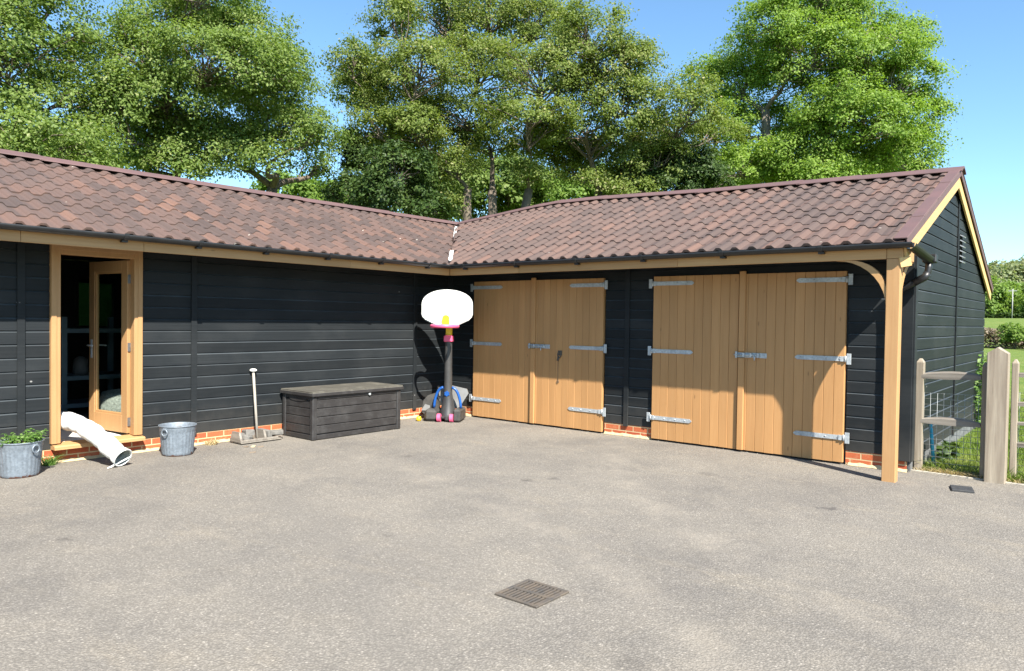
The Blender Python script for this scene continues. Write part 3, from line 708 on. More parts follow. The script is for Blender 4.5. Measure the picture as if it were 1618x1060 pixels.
# porch post with curved braces
mb = MB(); mb.box((6.877, -.686, -.02), (7.005, -.565, 2.27), .6, .005); post = mb.build('porch_post', 'postz', sb)
def brace(fn, name):
    mb = MB(); k = 9; outer, inner = [], []
    for i in range(k+1):
        t = i/k*math.pi/2
        outer.append((-.40+.40*math.sin(t), 2.268-.0-.42*(1-math.cos(t))))     # upper curve
        inner.append((-.30-.0-.17*0+.30*math.sin(t)-.10*(1-t/(math.pi/2))*0, 2.268-.10-.42*(1-math.cos(t))))
    up_ = [(-.36+.36*math.sin(i/k*math.pi/2), 2.268-.34*(1-math.cos(i/k*math.pi/2))) for i in range(k+1)]
    lo_ = [(-.50+.50*math.sin(i/k*math.pi/2), 2.268-.49*(1-math.cos(i/k*math.pi/2))) for i in range(k+1)]
    poly = up_+[(0, 2.268-.34)]+lo_[::-1]
    vs0 = [fn(a, b, 0) for a, b in up_]; vs1 = [fn(a, b, 0) for a, b in lo_]; ws0 = [fn(a, b, 1) for a, b in up_]; ws1 = [fn(a, b, 1) for a, b in lo_]
    n_ = k+1; V = vs0+vs1+ws0+ws1; fs = []
    for i in range(k):
        fs += [(i, i+1, n_+i+1, n_+i), (2*n_+i, 3*n_+i, 3*n_+i+1, 2*n_+i+1), (i, 2*n_+i, 2*n_+i+1, i+1), (n_+i, n_+i+1, 3*n_+i+1, 3*n_+i)]
    fs += [(0, n_, 3*n_, 2*n_), (n_-1, 3*n_-1, 4*n_-1, 2*n_-1)]
    mb.add(V, fs, .5); return mb.build(name, 'fasx', post)
brace(lambda a, b, d: (6.876+a, -.672+.075*d, b-.001), 'brace')
brace(lambda a, b, d: (6.93+.065*d, -.564-a*1.15, b-.001), 'brace')
mb = MB(); mb.box((6.88, -.565, 2.272), (7.002, -.03, 2.39), .5, .003); mb.build('wall_plate', 'fasy', sb)
mb = MB(); mb.box((6.879, -.688, 2.272), (7.028, -.655, 2.40), .5, .003); mb.build('fascia', 'fasx', sb)
mb = MB(); mb.obox((7.04, -.655, 2.235), [(.8, .55, .2), (-.55, .83, 0), (-.17, -.11, .98)], [.055, .016, .05], .5, .003); mb.build('bracket', 'barge', post)

# louvred vent in the gable
mb = MB(); mb.box((XE+.0225, 2.80, 2.47), (XE+.030, 2.97, 2.86), .3); vent = mb.build('vent', 'void', sb)
for i in range(6):
    z = 2.48+i*.07; mb = MB(); mb.obox((XE+.048, 2.88, z), [(.85, 0, -.5), (0, 1, 0), (.5, 0, .85)], [.026, .085, .007], .5); mb.build('slat', 'galv', vent)

# ------------------------------------------------------------------ plank garage doors
def strap(parent, x0, x1, xh, z, side):
    """strap hinge from hinge side xh; side=-1 hinge on the left"""
    mb = MB(); y0 = -.064
    tip = x1 if side < 0 else x0; base = x0 if side < 0 else x1
    h = .026; pts = [(base, z-h), (tip-side*-.03, z-h), (tip, z-h*.2), (tip, z+h*.2), (tip-side*-.03, z+h), (base, z+h)]
    mb.prism(pts, lambda a, b, d: (a, d, b), y0-.006, y0+.001, .5)
    for q in (.06, .2, .36, .5):
        xx = base-side*q; mb.lathe([(.0, .006), (.009, .004), (.011, 0)], 10)
        k = 33; 
        for i in range(len(mb.v)-30, len(mb.v)):
            a_, b_, c_ = mb.v[i]; mb.v[i] = (xx+a_, y0-.006-c_, z+b_)
    pz = .062
    mb.box((base+side*.012, -.068, z-pz), (base+side*.06, -.058, z+pz), .5, .002)
    mb.tube([(base, y0-.008, z-.035), (base, y0-.008, z+.035)], .011, 10)
    mb.box((base-side*.055, y0-.014, z-.030), (base-side*.02, y0-.004, z+.030), .5, .002)
    mb.build('strap_hinge', 'galv', parent)
def leaf(x0, x1, nplank, hinge, strip=None, low=.025):
    mb = MB(); wdt = (x1-x0)/nplank
    for i in range(nplank):
        a, b = x0+i*wdt, x0+(i+1)*wdt; jy = (random.random()-.5)*.003
        y0, y1 = -.06+jy, -.015; c = .0045
        poly = [(a+.0008, y1), (a+.0008, y0+c), (a+c, y0), (b-c, y0), (b-.0008, y0+c), (b-.0008, y1)]
        mb.prism(poly, lambda p, q, d: (p, q, d), low+random.random()*.004, DZ, random.random())
    mb.box((x0+.01, -.0145, low+.02), (x1-.01, .02, DZ-.01), .5)
    lf = mb.build('garage_door', 'doorwood', sb)
    for z in (2.105, 1.205, .31):
        strap(lf, hinge[0], hinge[1], 0, z, hinge[2])
    if strip:
        for z0, z1 in ((low, 1.165), (1.245, DZ+.035)):
            mb = MB(); mb.box((strip[0], -.092, z0), (strip[1], -.0625, z1), .62, .006)
            mb.build('cover_strip', 'doorwood', lf)
        mb = MB(); bx = strip[0]; zb = 1.203
        mb.box((bx-.02, -.068, zb-.032), (bx+.35, -.0635, zb+.028), .5, .002)
        mb.box((bx-.035, -.100, zb-.040), (bx-.012, -.070, zb+.04), .5, .003)
        mb.tube([(bx-.05, -.088, zb), (bx+.27, -.088, zb)], .011, 10)
        for q in (.07, .16, .25): mb.box((bx+q-.012, -.104, zb-.028), (bx+q+.012, -.069, zb+.028), .5, .004)
        mb.tube([(bx+.21, -.088, zb), (bx+.215, -.115, zb-.02), (bx+.22, -.12, zb-.06)], .009, 8)
        mb.lathe([(.0, .006), (.009, .004), (.011, 0)], 10)
        for i in range(len(mb.v)-30, len(mb.v)):
            a_, b_, c_ = mb.v[i]; mb.v[i] = (bx+.325+a_, -.068-c_, zb+b_)
        mb.build('bolt', 'galv', lf)
    return lf
leaf(D1[0], D1[1]-.003, 10, (D1[0]-.008, 1.235, -1))
l2 = leaf(D1[1]+.003, D1[2], 11, (2.525, D1[2]+.008, 1), (1.826, 1.905))
leaf(D2[0], D2[1]-.003, 10, (D2[0]-.008, 4.475, -1))
leaf(D2[1]+.003, D2[2], 11, (5.775, D2[2]+.008, 1), (5.090, 5.168))
# ring latch, dangling cord and screw eye on the first pair
mb = MB(); mb.tube([(2.36+.03*math.cos(t), -.075, 1.09+.045*math.sin(t)) for t in np.linspace(0, 2*math.pi, 13)], .008, 8, caps=False)
mb.box((2.33, -.072, 1.08), (2.40, -.0625, 1.15), .5, .002); mb.tube([(2.345, -.07, 1.06), (2.335, -.085, 1.0)], .016, 8)
mb.tube([(2.335, -.07, 1.0), (2.333, -.068, .85), (2.334, -.068, .71)], .003, 6); mb.tube([(2.333+.018*math.cos(t), -.068, .69+.018*math.sin(t)) for t in np.linspace(0, 2*math.pi, 10)], .004, 6, caps=False)
mb.build('door_handle', 'iron', l2)
# dark slab in each doorway, painting the recess shade behind and under doors
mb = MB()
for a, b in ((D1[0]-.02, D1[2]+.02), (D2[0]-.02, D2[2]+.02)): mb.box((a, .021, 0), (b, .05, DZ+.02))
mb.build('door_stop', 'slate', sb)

# ------------------------------------------------------------------ glazed oak door, left wing
fr = MB(); y0, y1, z0, z1 = FR
fr.box((-.06, y0, z0+.045), (.064, y0+.092, z1), .6, .004); fr.box((-.06, y1-.092, z0+.045), (.064, y1, z1), .6, .004); fr.box((-.06, y0+.0925, z1-.105), (.064, y1-.0925, z1), .4, .004)
fr.box((.0643, y0+.002, z0+.047), (.074, y0+.052, z1-.002), .5, .002); fr.box((.0643, y1-.052, z0+.047), (.074, y1-.002, z1-.002), .5, .002); fr.box((.0643, y0+.0525, z1-.055), (.074, y1-.0525, z1-.002), .5, .002)
frame = fr.build('door_frame', 'framez', sb)
mb = MB(); mb.prism([(-.06, z0-.01), (.135, z0-.012), (.135, z0+.018), (.128, z0+.028), (-.06, z0+.044)], lambda a, b, d: (a, d, b), y0+.01, y1+.004, .6); mb.build('sill', 'fasy', frame)
TH = R(82); HW = .79
hp = np.array([-.045, y1-.098, 0]); dd = np.array([-math.sin(TH), -math.cos(TH), 0]); nn = np.array([math.cos(TH), -math.sin(TH), 0]); UP = np.array([0, 0, 1.])
def dbox(mb, a0, a1, b0, b1, t0, t1, ch=.003, tint=None):
    c = hp+dd*(a0+a1)/2+UP*(b0+b1)/2+nn*(t0+t1)/2
    mb.obox(c, [dd, nn, UP], [(a1-a0)/2, (t1-t0)/2, (b1-b0)/2], tint, ch)
mb = MB(); dz0, dz1 = .228, 2.215
dbox(mb, 0, .11, dz0, dz1, -.028, .028); dbox(mb, HW-.11, HW, dz0, dz1, -.028, .028); dbox(mb, .1102, HW-.1102, dz0, dz0+.20, -.028, .028); dbox(mb, .1102, HW-.1102, dz1-.12, dz1, -.028, .028)
for a0, a1, b0, b1 in ((.11, .135, dz0+.2, dz1-.12), (HW-.135, HW-.11, dz0+.2, dz1-.12), (.1352, HW-.1352, dz0+.2, dz0+.225), (.1352, HW-.1352, dz1-.145, dz1-.12)): dbox(mb, a0, a1, b0+.0003, b1-.0003, -.018, .018, .002, .9)
gd = mb.build('glazed_door', 'framez', sb)
mb = MB(); dbox(mb, .1355, HW-.1355, dz0+.226, dz1-.146, -.004, .004, 0); mb.build('pane', 'glass', gd)
mb = MB()
for sg in (-1, 1):
    dbox(mb, HW-.075, HW-.045, 1.07, 1.29, sg*.033-.004, sg*.033+.004); 
    p = hp+dd*(HW-.06)+UP*1.22+nn*sg*.037; q = p+nn*sg*.045; mb.tube([p, q, q-dd*.05, q-dd*.11], .009, 8)
mb.build('door_handle', 'galv', gd)
for z in (.36, 1.22, 2.0):
    mb = MB(); c = hp+UP*z+np.array([.012, .03, 0]); mb.tube([c-UP*.05, c+UP*.05], .011, 10); mb.box(c+np.array([-.004, -.055, -.05]), c+np.array([.004, 0, .05]), .5, .001); mb.box(c+np.array([.0, 0, -.045]), c+np.array([.006, .03, .045]), .5, .001)
    for q in (-.03, .0, .03): mb.box(c+np.array([-.011, -.012, q-.004]), c+np.array([.012, .012, q+.004]), .5, .001)
    mb.build('hinge', 'steel', gd)
# back window of the left wing
mb = MB()
for a, b, c, d in ((WY0-.06, WY0, WZ0-.06, WZ1+.06), (WY1, WY1+.06, WZ0-.06, WZ1+.06), (WY0, WY1, WZ0-.06, WZ0), (WY0, WY1, WZ1, WZ1+.06)): mb.box((LD-.03, a+.0005, c), (LD+.06, b-.0005, d), .5, .003)
wn = mb.build('window', 'lining', sb); mb = MB(); mb.box((LD-.004, WY0, WZ0), (LD+.004, WY1, WZ1)); mb.build('pane', 'dirtyglass', wn)

# ================================================================== THINGS INSIDE THE OPEN DOOR
rk = thing('shelf_rack', (-2.6, -4.2, .19), 'blue-grey steel shelf rack standing in the dark room behind the open door', 'shelf rack')
mb = MB()
for x in (-2.85, -2.35):
    for y in (-5.05, -4.25, -3.35):
        mb = MB(); mb.box((x-.025, y-.035, .191), (x+.025, y+.035, 1.55), .5, .003); mb.build('upright', 'rack', rk)
for z in (.30, .68, 1.33):
    mb = MB(); mb.box((-2.90, -5.10, z), (-2.30, -3.30, z+.06), .5); mb.build('shelf', 'rack', rk)
pf = MB(); pf.lathe([(.0, 0), (.20, 0), (.26, .06), (.285, .2), (.26, .36), (.18, .44), (0, .47)], 28, (0, 0, 0)); o = pf.build('knitted_pouffe', 'knit'); o.location = (-.97, -4.90, .19)
tag(o, 'round grey knitted pouffe on the floor behind the glazed door', 'pouffe')
mb = MB(); mb.box((-1.0, -5.95, .191), (-.12, -5.22, .203), .6, .003); o = mb.build('floor_mat', 'white'); tag(o, 'flat pale mat on the floor just inside the open door', 'mat')
mb = MB(); mb.lathe([(0, 0), (.09, 0), (.10, .02), (.085, .21), (.03, .25), (0, .25)], 20); o = mb.build('storage_pot', 'greyplastic'); o.location = (-2.6, -4.75, .7401)
tag(o, 'small grey pot on the middle shelf of the rack indoors', 'pot')

# white flexible duct hanging out over the sill
mb = MB()
ctrl = np.array([(-.75, -6.12, .30), (-.48, -5.99, .385), (-.23, -5.885, .43), (.03, -5.79, .425), (.25, -5.715, .36), (.45, -5.65, .265), (.615, -5.60, .165), (.735, -5.56, .100)])
def spline(P, n):
    P = np.vstack([2*P[0]-P[1], P, 2*P[-1]-P[-2]]); out = []
    for i in range(1, len(P)-2):
        for t in np.linspace(0, 1, n, endpoint=False):
            a, b, c, d = P[i-1:i+3]
            out.append(.5*((2*b)+(c-a)*t+(2*a-5*b+4*c-d)*t*t+(3*b-a-3*c+d)*t**3))
    out.append(P[-2]); return np.array(out)
sp = spline(ctrl, 22); rad = [.094*(1+.022*math.sin(i*2.1)*(i < 95)+.045*math.sin(i*.21+1)+.03*math.sin(i*.53)) for i in range(len(sp))]
hs = thing('flexible_duct', (.5, -5.6, 0), 'white crumpled flexible duct trailing over the sill of the open glazed door', 'duct')
mb.tube(sp, rad, 20, caps=False)
# dents
for i, p in enumerate(mb.v):
    q = np.array(p); f = .003*math.sin(q[0]*31+q[2]*20)*math.sin(q[1]*27+q[0]*14); mb.v[i] = (q[0], q[1]+f, q[2]+f*.8)
mb.build('hose', 'hose', hs)
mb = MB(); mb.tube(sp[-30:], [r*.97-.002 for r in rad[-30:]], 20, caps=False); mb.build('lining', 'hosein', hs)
mb = MB(); e = sp[-1]; d = sp[-1]-sp[-3]; d /= np.linalg.norm(d); u = np.cross(d, UP); u /= np.linalg.norm(u); vv = np.cross(u, d)
mb.tube([e+rad[-1]*1.0*(math.cos(t)*u+math.sin(t)*vv) for t in np.linspace(0, 2*math.pi, 25)], .008, 8, caps=False); mb.build('end_ring', 'white', hs)
mb = MB(); q0 = e-u*.085-vv*.01; mb.obox((q0+np.array([.72, -5.69, .012]))/2, [(np.array([.72, -5.69, .012])-q0)/np.linalg.norm(np.array([.72, -5.69, .012])-q0), (0.3, .9, .2), (0.1, -.25, .95)], [np.linalg.norm(np.array([.72, -5.69, .012])-q0)/2, .018, .004], .5); mb.build('strap', 'hose', hs)

# ================================================================== THINGS IN THE YARD
def bucket(loc, ang, label, fill):
    b = thing('metal_bucket', loc, label, 'bucket', 'ribbed galvanised buckets by the left wall')
    n = 112
    def rip(i, k): return 1.0 if i < 2 or i > 9 else 1+.013*math.cos(k*2*math.pi/n*28)
    prof_ = [(.165, 0), (.172, .004), (.175, .03), (.178, .06), (.182, .10), (.186, .14), (.190, .18), (.194, .22), (.197, .25), (.199, .275), (.203, .285), (.205, .32), (.207, .328), (.213, .332), (.216, .338), (.213, .344), (.206, .342), (.200, .33), (.19, .22), (.16, .02), (0, .02)]
    prof_ = [(q*.95, z) for q, z in prof_]; mb = MB(); mb.lathe(prof_, n, (0, 0, 0), rip); mb.v = [(p[0]+loc[0], p[1]+loc[1], p[2]+loc[2]) for p in mb.v]; 
    body = mb.build('pail', 'bucket', b, fix=False)
    for a in (ang, ang+math.pi):
        mb = MB(); c = np.array(loc)+np.array([.206*math.cos(a), .206*math.sin(a), .275]); tx = np.array([-math.sin(a), math.cos(a), 0]); rx = np.array([math.cos(a), math.sin(a), 0])
        mb.tube([c+tx*.036*math.cos(t)+UP*.036*math.sin(t)+rx*.004 for t in np.linspace(0, 2*math.pi, 19)], .007, 8, caps=False)
        mb.obox(c+UP*.036-rx*.006, [tx, rx, UP], [.022, .012, .014], .5, .003); mb.build('handle', 'bucket', b)
    mb = MB(); k = 30; vs = [(loc[0], loc[1], loc[2]+fill+.012)]+[(loc[0]+.189*r_/3*math.cos(t), loc[1]+.189*r_/3*math.sin(t), loc[2]+fill+.014*random.random()) for r_ in (1, 2, 3) for t in np.linspace(0, 2*math.pi, k, endpoint=False)]
    fs = [(0, 1+i, 1+(i+1) % k) for i in range(k)]+[(1+r_*k+i, 1+(r_+1)*k+i, 1+(r_+1)*k+(i+1) % k, 1+r_*k+(i+1) % k) for r_ in (0, 1) for i in range(k)]
    mb.add(vs, fs); mb.build('soil', 'soil', b, fix=False); return b
BL = (.425, -6.40, 0); BR = (.425, -4.83, 0)
bucket(BL, R(22), 'ribbed galvanised bucket full of leafy green plants left of the door', .30)
bucket(BR, R(-66), 'ribbed galvanised bucket without plants right of the door', .285)
# leafy plants growing in the left bucket
V, Fq, T = [], [], []
def leaflet(c, d, nrm, L, W, t):
    d = d/np.linalg.norm(d); s_ = np.cross(d, nrm); s_ /= np.linalg.norm(s_)+1e-9; n2 = np.cross(s_, d); o_ = len(V)
    V.extend([c, c+d*L*.45+s_*W-n2*W*.25, c+d*L-n2*L*.22, c+d*L*.45-s_*W-n2*W*.25, c+d*L*.5+n2*W*.25])
    Fq.extend([(o_, o_+1, o_+4, o_+4), (o_, o_+4, o_+3, o_+3), (o_+1, o_+2, o_+4, o_+4), (o_+4, o_+2, o_+3, o_+3)]); T.extend([t]*4)
stems = MB()
pl = thing('potted_plant', (BL[0], BL[1], .31), 'bushy green seedlings growing out of the left bucket', 'plant')
for i in range(34):
    a = random.random()*6.283; r_ = .175*math.sqrt(random.random()); b0 = np.array([BL[0]+r_*math.cos(a), BL[1]+r_*math.sin(a), .30])
    side = (r_*math.sin(a))*.5
    h = .05+.07*random.random()+.55*max(0, side+.0); lean = np.array([math.cos(a)*.35+.1, math.sin(a)*.35, 1.])
    tip = b0+lean*h; stems.tube([b0, b0+lean*h*.5, tip], [.004, .003, .002], 5)
    for k in range(9):
        t = .3+.7*k/8; p = b0+lean*h*t; aa = random.random()*6.283; d = np.array([math.cos(aa), math.sin(aa), .25+.5*random.random()-.35])
        leaflet(p, d, np.array([.2*random.random(), .2*random.random(), 1.]), .035+.035*random.random(), .009+.008*random.random(), random.random()**1.3)
me = bpy.data.meshes.new('leaves'); me.from_pydata([tuple(p) for p in V], [], [tuple(dict.fromkeys(f)) for f in Fq])
a_ = me.attributes.new("tint", 'FLOAT', 'FACE'); a_.data.foreach_set("value", np.array(T, dtype=np.float32)); me.materials.append(LEAF['plant']); link('leaves', me, pl)
stems.build('stem', LEAF['plant'], pl)

# paver's tray of broken blocks and the long tamper standing in it
ty = thing('block_tray', (.25, -3.75, 0), 'low grey wooden tray filled with broken concrete blocks against the wall', 'tray')
mb = MB(); mb.box((.12, -4.02, .012), (.40, -3.45, .028), .5, .003)
mb.box((.375, -4.02, .028), (.40, -3.50, .055), .6, .004)
mb.box((.12, -4.02, .028), (.145, -3.45, .055), .4, .004)
mb.build('base', 'greywoodx', ty)
def trapezoid(y, wd, h=.13):
    mb = MB(); mb.prism([(.135, .028), (.395, .028), (.345, h), (.185, h)], lambda a, b, d: (a, d, b), y, y+wd, random.random()); return mb
trapezoid(-4.025, .028, .15).build('end_board', 'greywoodx', ty); trapezoid(-3.69, .028, .15).build('end_board', 'greywoodx', ty)
for (c, rot, h) in (((.27, -3.90, .075), .5, (.085, .05, .035)), ((.22, -3.82, .115), -.25, (.10, .055, .04)), ((.26, -3.61, .085), .15, (.11, .03, .055)), ((.27, -3.50, .085), .9, (.13, .045, .03)), ((.17, -3.42, .06), .2, (.09, .06, .032))):
    mb = MB(); cr, sr = math.cos(rot), math.sin(rot); tl = random.uniform(-.25, .25)
    ax = np.array([(cr, sr, tl), (-sr, cr, 0), (-tl*cr, -tl*sr, 1)]); ax = np.array([q/np.linalg.norm(q) for q in ax])
    mb.obox(c, ax, h, None, .012); mb.v = [tuple(np.array(p)+rng.normal(0, .003, 3)) for p in mb.v]
    o = mb.build('concrete_block', 'concrete'); tag(o, 'broken grey concrete block lying in the wooden tray by the wall', 'block', 'broken concrete blocks in the tray')
mb = MB(); 
tm = thing('tamper', (.20, -3.66, .03), 'long pale rod with a round knob leaning on the wall above the block tray', 'rod')
mb.tube([(.215, -3.690, .03), (.06, -3.66, .875)], .017, 12); mb.build('rod', 'rod', tm)
mb = MB(); mb.lathe([(0, -.012), (.03, -.012), (.046, 0), (.046, .012), (.03, .026), (0, .03)], 20, (.057, -3.659, .885)); mb.build('knob', 'white', tm)

# brown resin storage box
bx = thing('storage_box', (.42, -2.49, 0), 'large brown plank-effect garden storage box with dusty lid by the wall', 'storage box')
X0, X1, Y0, Y1, ZB1 = .075, .765, -3.24, -1.735, .575
mb = MB()
def planks(f, L0, L1, ins):
    zs = np.linspace(.075, ZB1-.055, 5)
    for i in range(4): mb.obox(*f((L0+L1)/2, (zs[i]+zs[i+1])/2, (L1-L0)/2, (zs[i+1]-zs[i])/2-.003, ins), random.random(), .008)
mb.box((X0+.03, Y0+.03, .03), (X1-.03, Y1-.03, ZB1), .3)
ex = np.eye(3)
planks(lambda c, z, hl, hz, i: ((X1-.026, c, z), ex, (.014, hl, hz)), Y0+.075, Y1-.075, 0)
planks(lambda c, z, hl, hz, i: ((c, Y0+.026, z), ex, (hl, .014, hz)), X0+.075, X1-.075, 0)
planks(lambda c, z, hl, hz, i: ((c, Y1-.026, z), ex, (hl, .014, hz)), X0+.075, X1-.075, 0)
mb.build('panel', 'resin', bx)
mb = MB()
for (a, b) in ((X0, Y0), (X1, Y0), (X0, Y1), (X1, Y1)):
    sx = 1 if a == X0 else -1; sy = 1 if b == Y0 else -1
    mb.box((a, b, .0), (a+sx*.072, b+sy*.072, ZB1), None, .012)
for z0, z1 in ((.008, .068), (ZB1-.05, ZB1-.002)):
    mb.box((X1-.022, Y0+.0725, z0), (X1-.006, Y1-.0725, z1), None, .005); mb.box((X0+.0725, Y0+.006, z0), (X1-.0725, Y0+.022, z1), None, .005); mb.box((X0+.0725, Y1-.022, z0), (X1-.0725, Y1-.006, z1), None, .005)
mb.build('frame', 'resin', bx)
mb = MB(); hp_ = []
for t in np.linspace(-1, 1, 15): hp_.append((X0+.345+.20*t, ZB1-.055-.028*(1-abs(t)**3)))
mb.prism([(X0+.145, ZB1-.04)]+[(X0+.545, ZB1-.04)]+hp_[::-1], lambda a, b, d: (a, d, b), Y0+.004, Y0+.020, .2); mb.build('handle', 'resin', bx)
mb = MB(); mb.box((X0-.015, Y0-.02, ZB1+.004), (X1+.025, Y1+.02, ZB1+.045), .5, .014)
mb.box((X0-.01, Y0-.015, ZB1+.0455), (X1+.018, Y1+.015, ZB1+.058), .5, .012)
lid = mb.build('lid', 'resinlid', bx)
mb = MB()
for i in range(6):
    y = Y0+.06+i*(Y1-Y0-.12)/6; mb.box((X0+.02, y, ZB1+.0585), (X1-.01, y+(Y1-Y0-.12)/6-.008, ZB1+.0605), None, .001)
mb.build('lid_plank', 'resinlid', lid)
mb = MB(); mb.box((X0-.018, Y0-.024, ZB1-.004), (X1+.029, Y0-.006, ZB1+.038), .5, .006); mb.box((X1+.0125, Y0-.006, ZB1-.004), (X1+.029, Y1+.024, ZB1+.038), .5, .006); mb.build('lid_edge', 'resin', lid)
mb = MB(); c = np.array([X1+.004, -2.32, ZB1-.03]); mb.tube([c-np.array([.01, 0, 0]), c+np.array([.012, 0, 0])], .017, 14); mb.build('lock', 'galv', bx)

# toy basketball hoop
HA = .55; HB = np.array([.755, -.785, 0.]); he = np.array([math.cos(HA), math.sin(HA), 0]); hn = np.array([math.sin(HA), -math.cos(HA), 0])
hoop = thing('basketball_hoop', tuple(HB), 'toy basketball hoop with white backboard and pink rim in the corner', 'basketball hoop')
def H(a, f, z): return HB+he*a+hn*f+UP*z            # lateral, towards the viewer, up
def hbox(mb, a0, a1, f0, f1, z0, z1, ch=.005): mb.obox(H((a0+a1)/2, (f0+f1)/2, (z0+z1)/2), [he, -hn, UP], [(a1-a0)/2, (f1-f0)/2, (z1-z0)/2], None, ch)
mb = MB()
hbox(mb, -.36, -.165, -.42, .02, .008, .19, .05); hbox(mb, .095, .215, -.42, .03, .008, .20, .05); hbox(mb, -.20, .15, -.62, -.10, .008, .12, .04)
mb.build('base', 'scuffed', hoop)
mb = MB(); k = 10
for i in range(k+1):
    pass
sec = lambda z, a, f: [H(-.03+a*math.cos(t), -.19+f*math.sin(t), z) for t in np.linspace(0, 2*math.pi, 16, endpoint=False)]
rows = [(.05, .135, .16), (.15, .122, .13), (.24, .100, .10), (.33, .088, .085), (.42, .070, .07), (.52, .066, .066), (.9, .061, .061), (1.245, .058, .058)]
vs = [p for z, a, f in rows for p in sec(z, a, f)]
mb.add(vs, [(i*16+j, i*16+(j+1) % 16, (i+1)*16+(j+1) % 16, (i+1)*16+j) for i in range(len(rows)-1) for j in range(16)], .5, True); mb.build('pole', 'charcoal', hoop)
mb = MB(); hbox(mb, -.015-.02, .005-.02+.06, -.06, .02, .02, .10, .02); hbox(mb, -.11, .06, -.03, .0, .055, .085, .005); mb.build('axle', 'charcoal', hoop)
for a in (-.125, .075):
    mb = MB(); mb.tube([H(a-.027, -.005, .066), H(a+.027, -.005, .066)], .062, 20, smooth=False); mb.build('wheel', 'pink', hoop)
mb = MB()
for sg in (-1, 1):
    pts = [H(-.03+sg*(.07+.145*math.sin(t)), -.16, .16+.36*math.cos(t)) for t in np.linspace(.0, 1.45, 12)]
    mb.tube(pts, .022, 8)
mb.build('strut', 'blue', hoop)
mb = MB(); mb.prism([(-.19, .30), (-.215, .50), (.0, .54), (.245, .49), (.27, .42), (.12, .18), (-.12, .18)], lambda a, b, d: H(a-.0, d, b), -.34, -.31, .5); mb.build('panel', 'greyplastic', hoop)
mb = MB(); mb.prism([(-.50, .12), (-.47, .30), (-.40, .38), (-.28, .42), (-.22, .2), (-.22, .05), (-.42, .05)], lambda a, b, d: H(a+.03, d, b), -.34, -.25, .5); mb.build('tank', 'scuffed', hoop)
mb = MB(); mb.prism([(-.47, .14), (-.41, .24), (-.33, .22), (-.33, .14)], lambda a, b, d: H(a+.0, d, b), -.248, -.235, .5); mb.build('panel', 'greyplastic', hoop)
mb = MB(); star = [((.046 if i % 2 else .033)*math.cos(i*math.pi/6), .43+(.046 if i % 2 else .033)*math.sin(i*math.pi/6)) for i in range(12)]
mb.prism(star, lambda a, b, d: H(a-.03, d, b), -.13, -.105, .5); mb.build('knob', 'blue', hoop)
mb = MB(); hbox(mb, -.097, .040, -.26, -.125, 1.235, 1.335, .012); mb.build('collar', 'pink', hoop)
mb = MB(); hbox(mb, -.076, .022, -.235, -.165, 1.335, 1.60, .012); hbox(mb, -.076, .022, -.2345, -.032, 1.46, 1.62, .01)
mb.prism([(-.08, 1.45)]+[(-.027-.053*math.cos(t), 1.60+.053*math.sin(t)) for t in np.linspace(0, math.pi, 12)]+[(.026, 1.45)], lambda a, b, d: H(a, d, b), .013, .045, .5)
mb.build('neck', 'yellow', hoop)
out = []
for t in np.linspace(0, math.pi, 25): out.append((.40*math.cos(t)*1.0 if abs(math.cos(t)) < .999 else .40*math.copysign(1, math.cos(t)), 1.80+.245*math.sin(t)**.85))
right = [(.40, 1.66), (.385, 1.62), (.34, 1.575), (.18, 1.50)]
poly = out+[(-a, b) for a, b in right]+[(a, b) for a, b in right[::-1]]
mb = MB(); mb.prism([(a-.018, b) for a, b in poly], lambda a, b, d: H(a, d, b), -.030, .005, .5); board = mb.build('backboard', 'white', hoop)
mb = MB(); pts = [H(a*.965-.018, .007, 1.77+(b-1.77)*.955) for a, b in poly]; mb.tube(pts+[pts[0]], .006, 6, caps=False); mb.build('edge_bead', 'white', board)
mb = MB(); mb.tube([H(.22+.075*math.cos(t), .006, 1.585+.026*math.sin(t)) for t in np.linspace(0, 2*math.pi, 25)], .0035, 6, caps=False); mb.build('embossed_oval', 'greyplastic', board)
mb = MB(); R0 = .195; mb.tube([H(.01+R0*math.cos(t), .255+R0*math.sin(t), 1.484) for t in np.linspace(0, 2*math.pi, 33)], .028, 10, caps=False)
hbox(mb, -.11, .11, .006, .075, 1.468, 1.506, .01); mb.build('rim', 'pink', hoop)
mb = MB(); mb.lathe([(0, 0), (.03, 0), (.045, .03), (.03, .07), (0, .08)], 14, tuple(H(-.45, -.02, 0)+np.array([0, 0, .001]))); tag(mb.build('toy_ball', 'yellow'), 'small squashed yellow toy lying left of the basketball hoop base', 'toy')

# drain grate set in the yard
gr = thing('drain_grate', (6.11, -5.51, .004), 'square cast iron drain grate set in the tarmac', 'drain grate')
gx0, gx1, gy0, gy1 = 5.960, 6.268, -5.668, -5.352
mb = MB()
for a, b in (((gx0, gy0), (gx1, gy0+.022)), ((gx0, gy1-.022), (gx1, gy1)), ((gx0, gy0+.0222), (gx0+.022, gy1-.0222)), ((gx1-.022, gy0+.0222), (gx1, gy1-.0222)), ((gx0+.0222, -5.523), (gx1-.0222, -5.497))): mb.box((*a, .001), (*b, .013), None, .003)
mb.build('frame', 'iron', gr)
mb = MB()
for i in range(10):
    for ya, yb in ((gy0+.0222, -5.5232), (-5.4968, gy1-.0222)):
        x = gx0+.034+i*.0262; mb.box((x, ya, .001), (x+.0125, yb, .011-.002*random.random()), None, .002)
mb.build('bar', 'iron', gr)
mb = MB(); mb.box((gx0+.003, gy0+.003, .0005), (gx1-.003, gy1-.003, .0025)); mb.build('silt', 'dirt', gr)

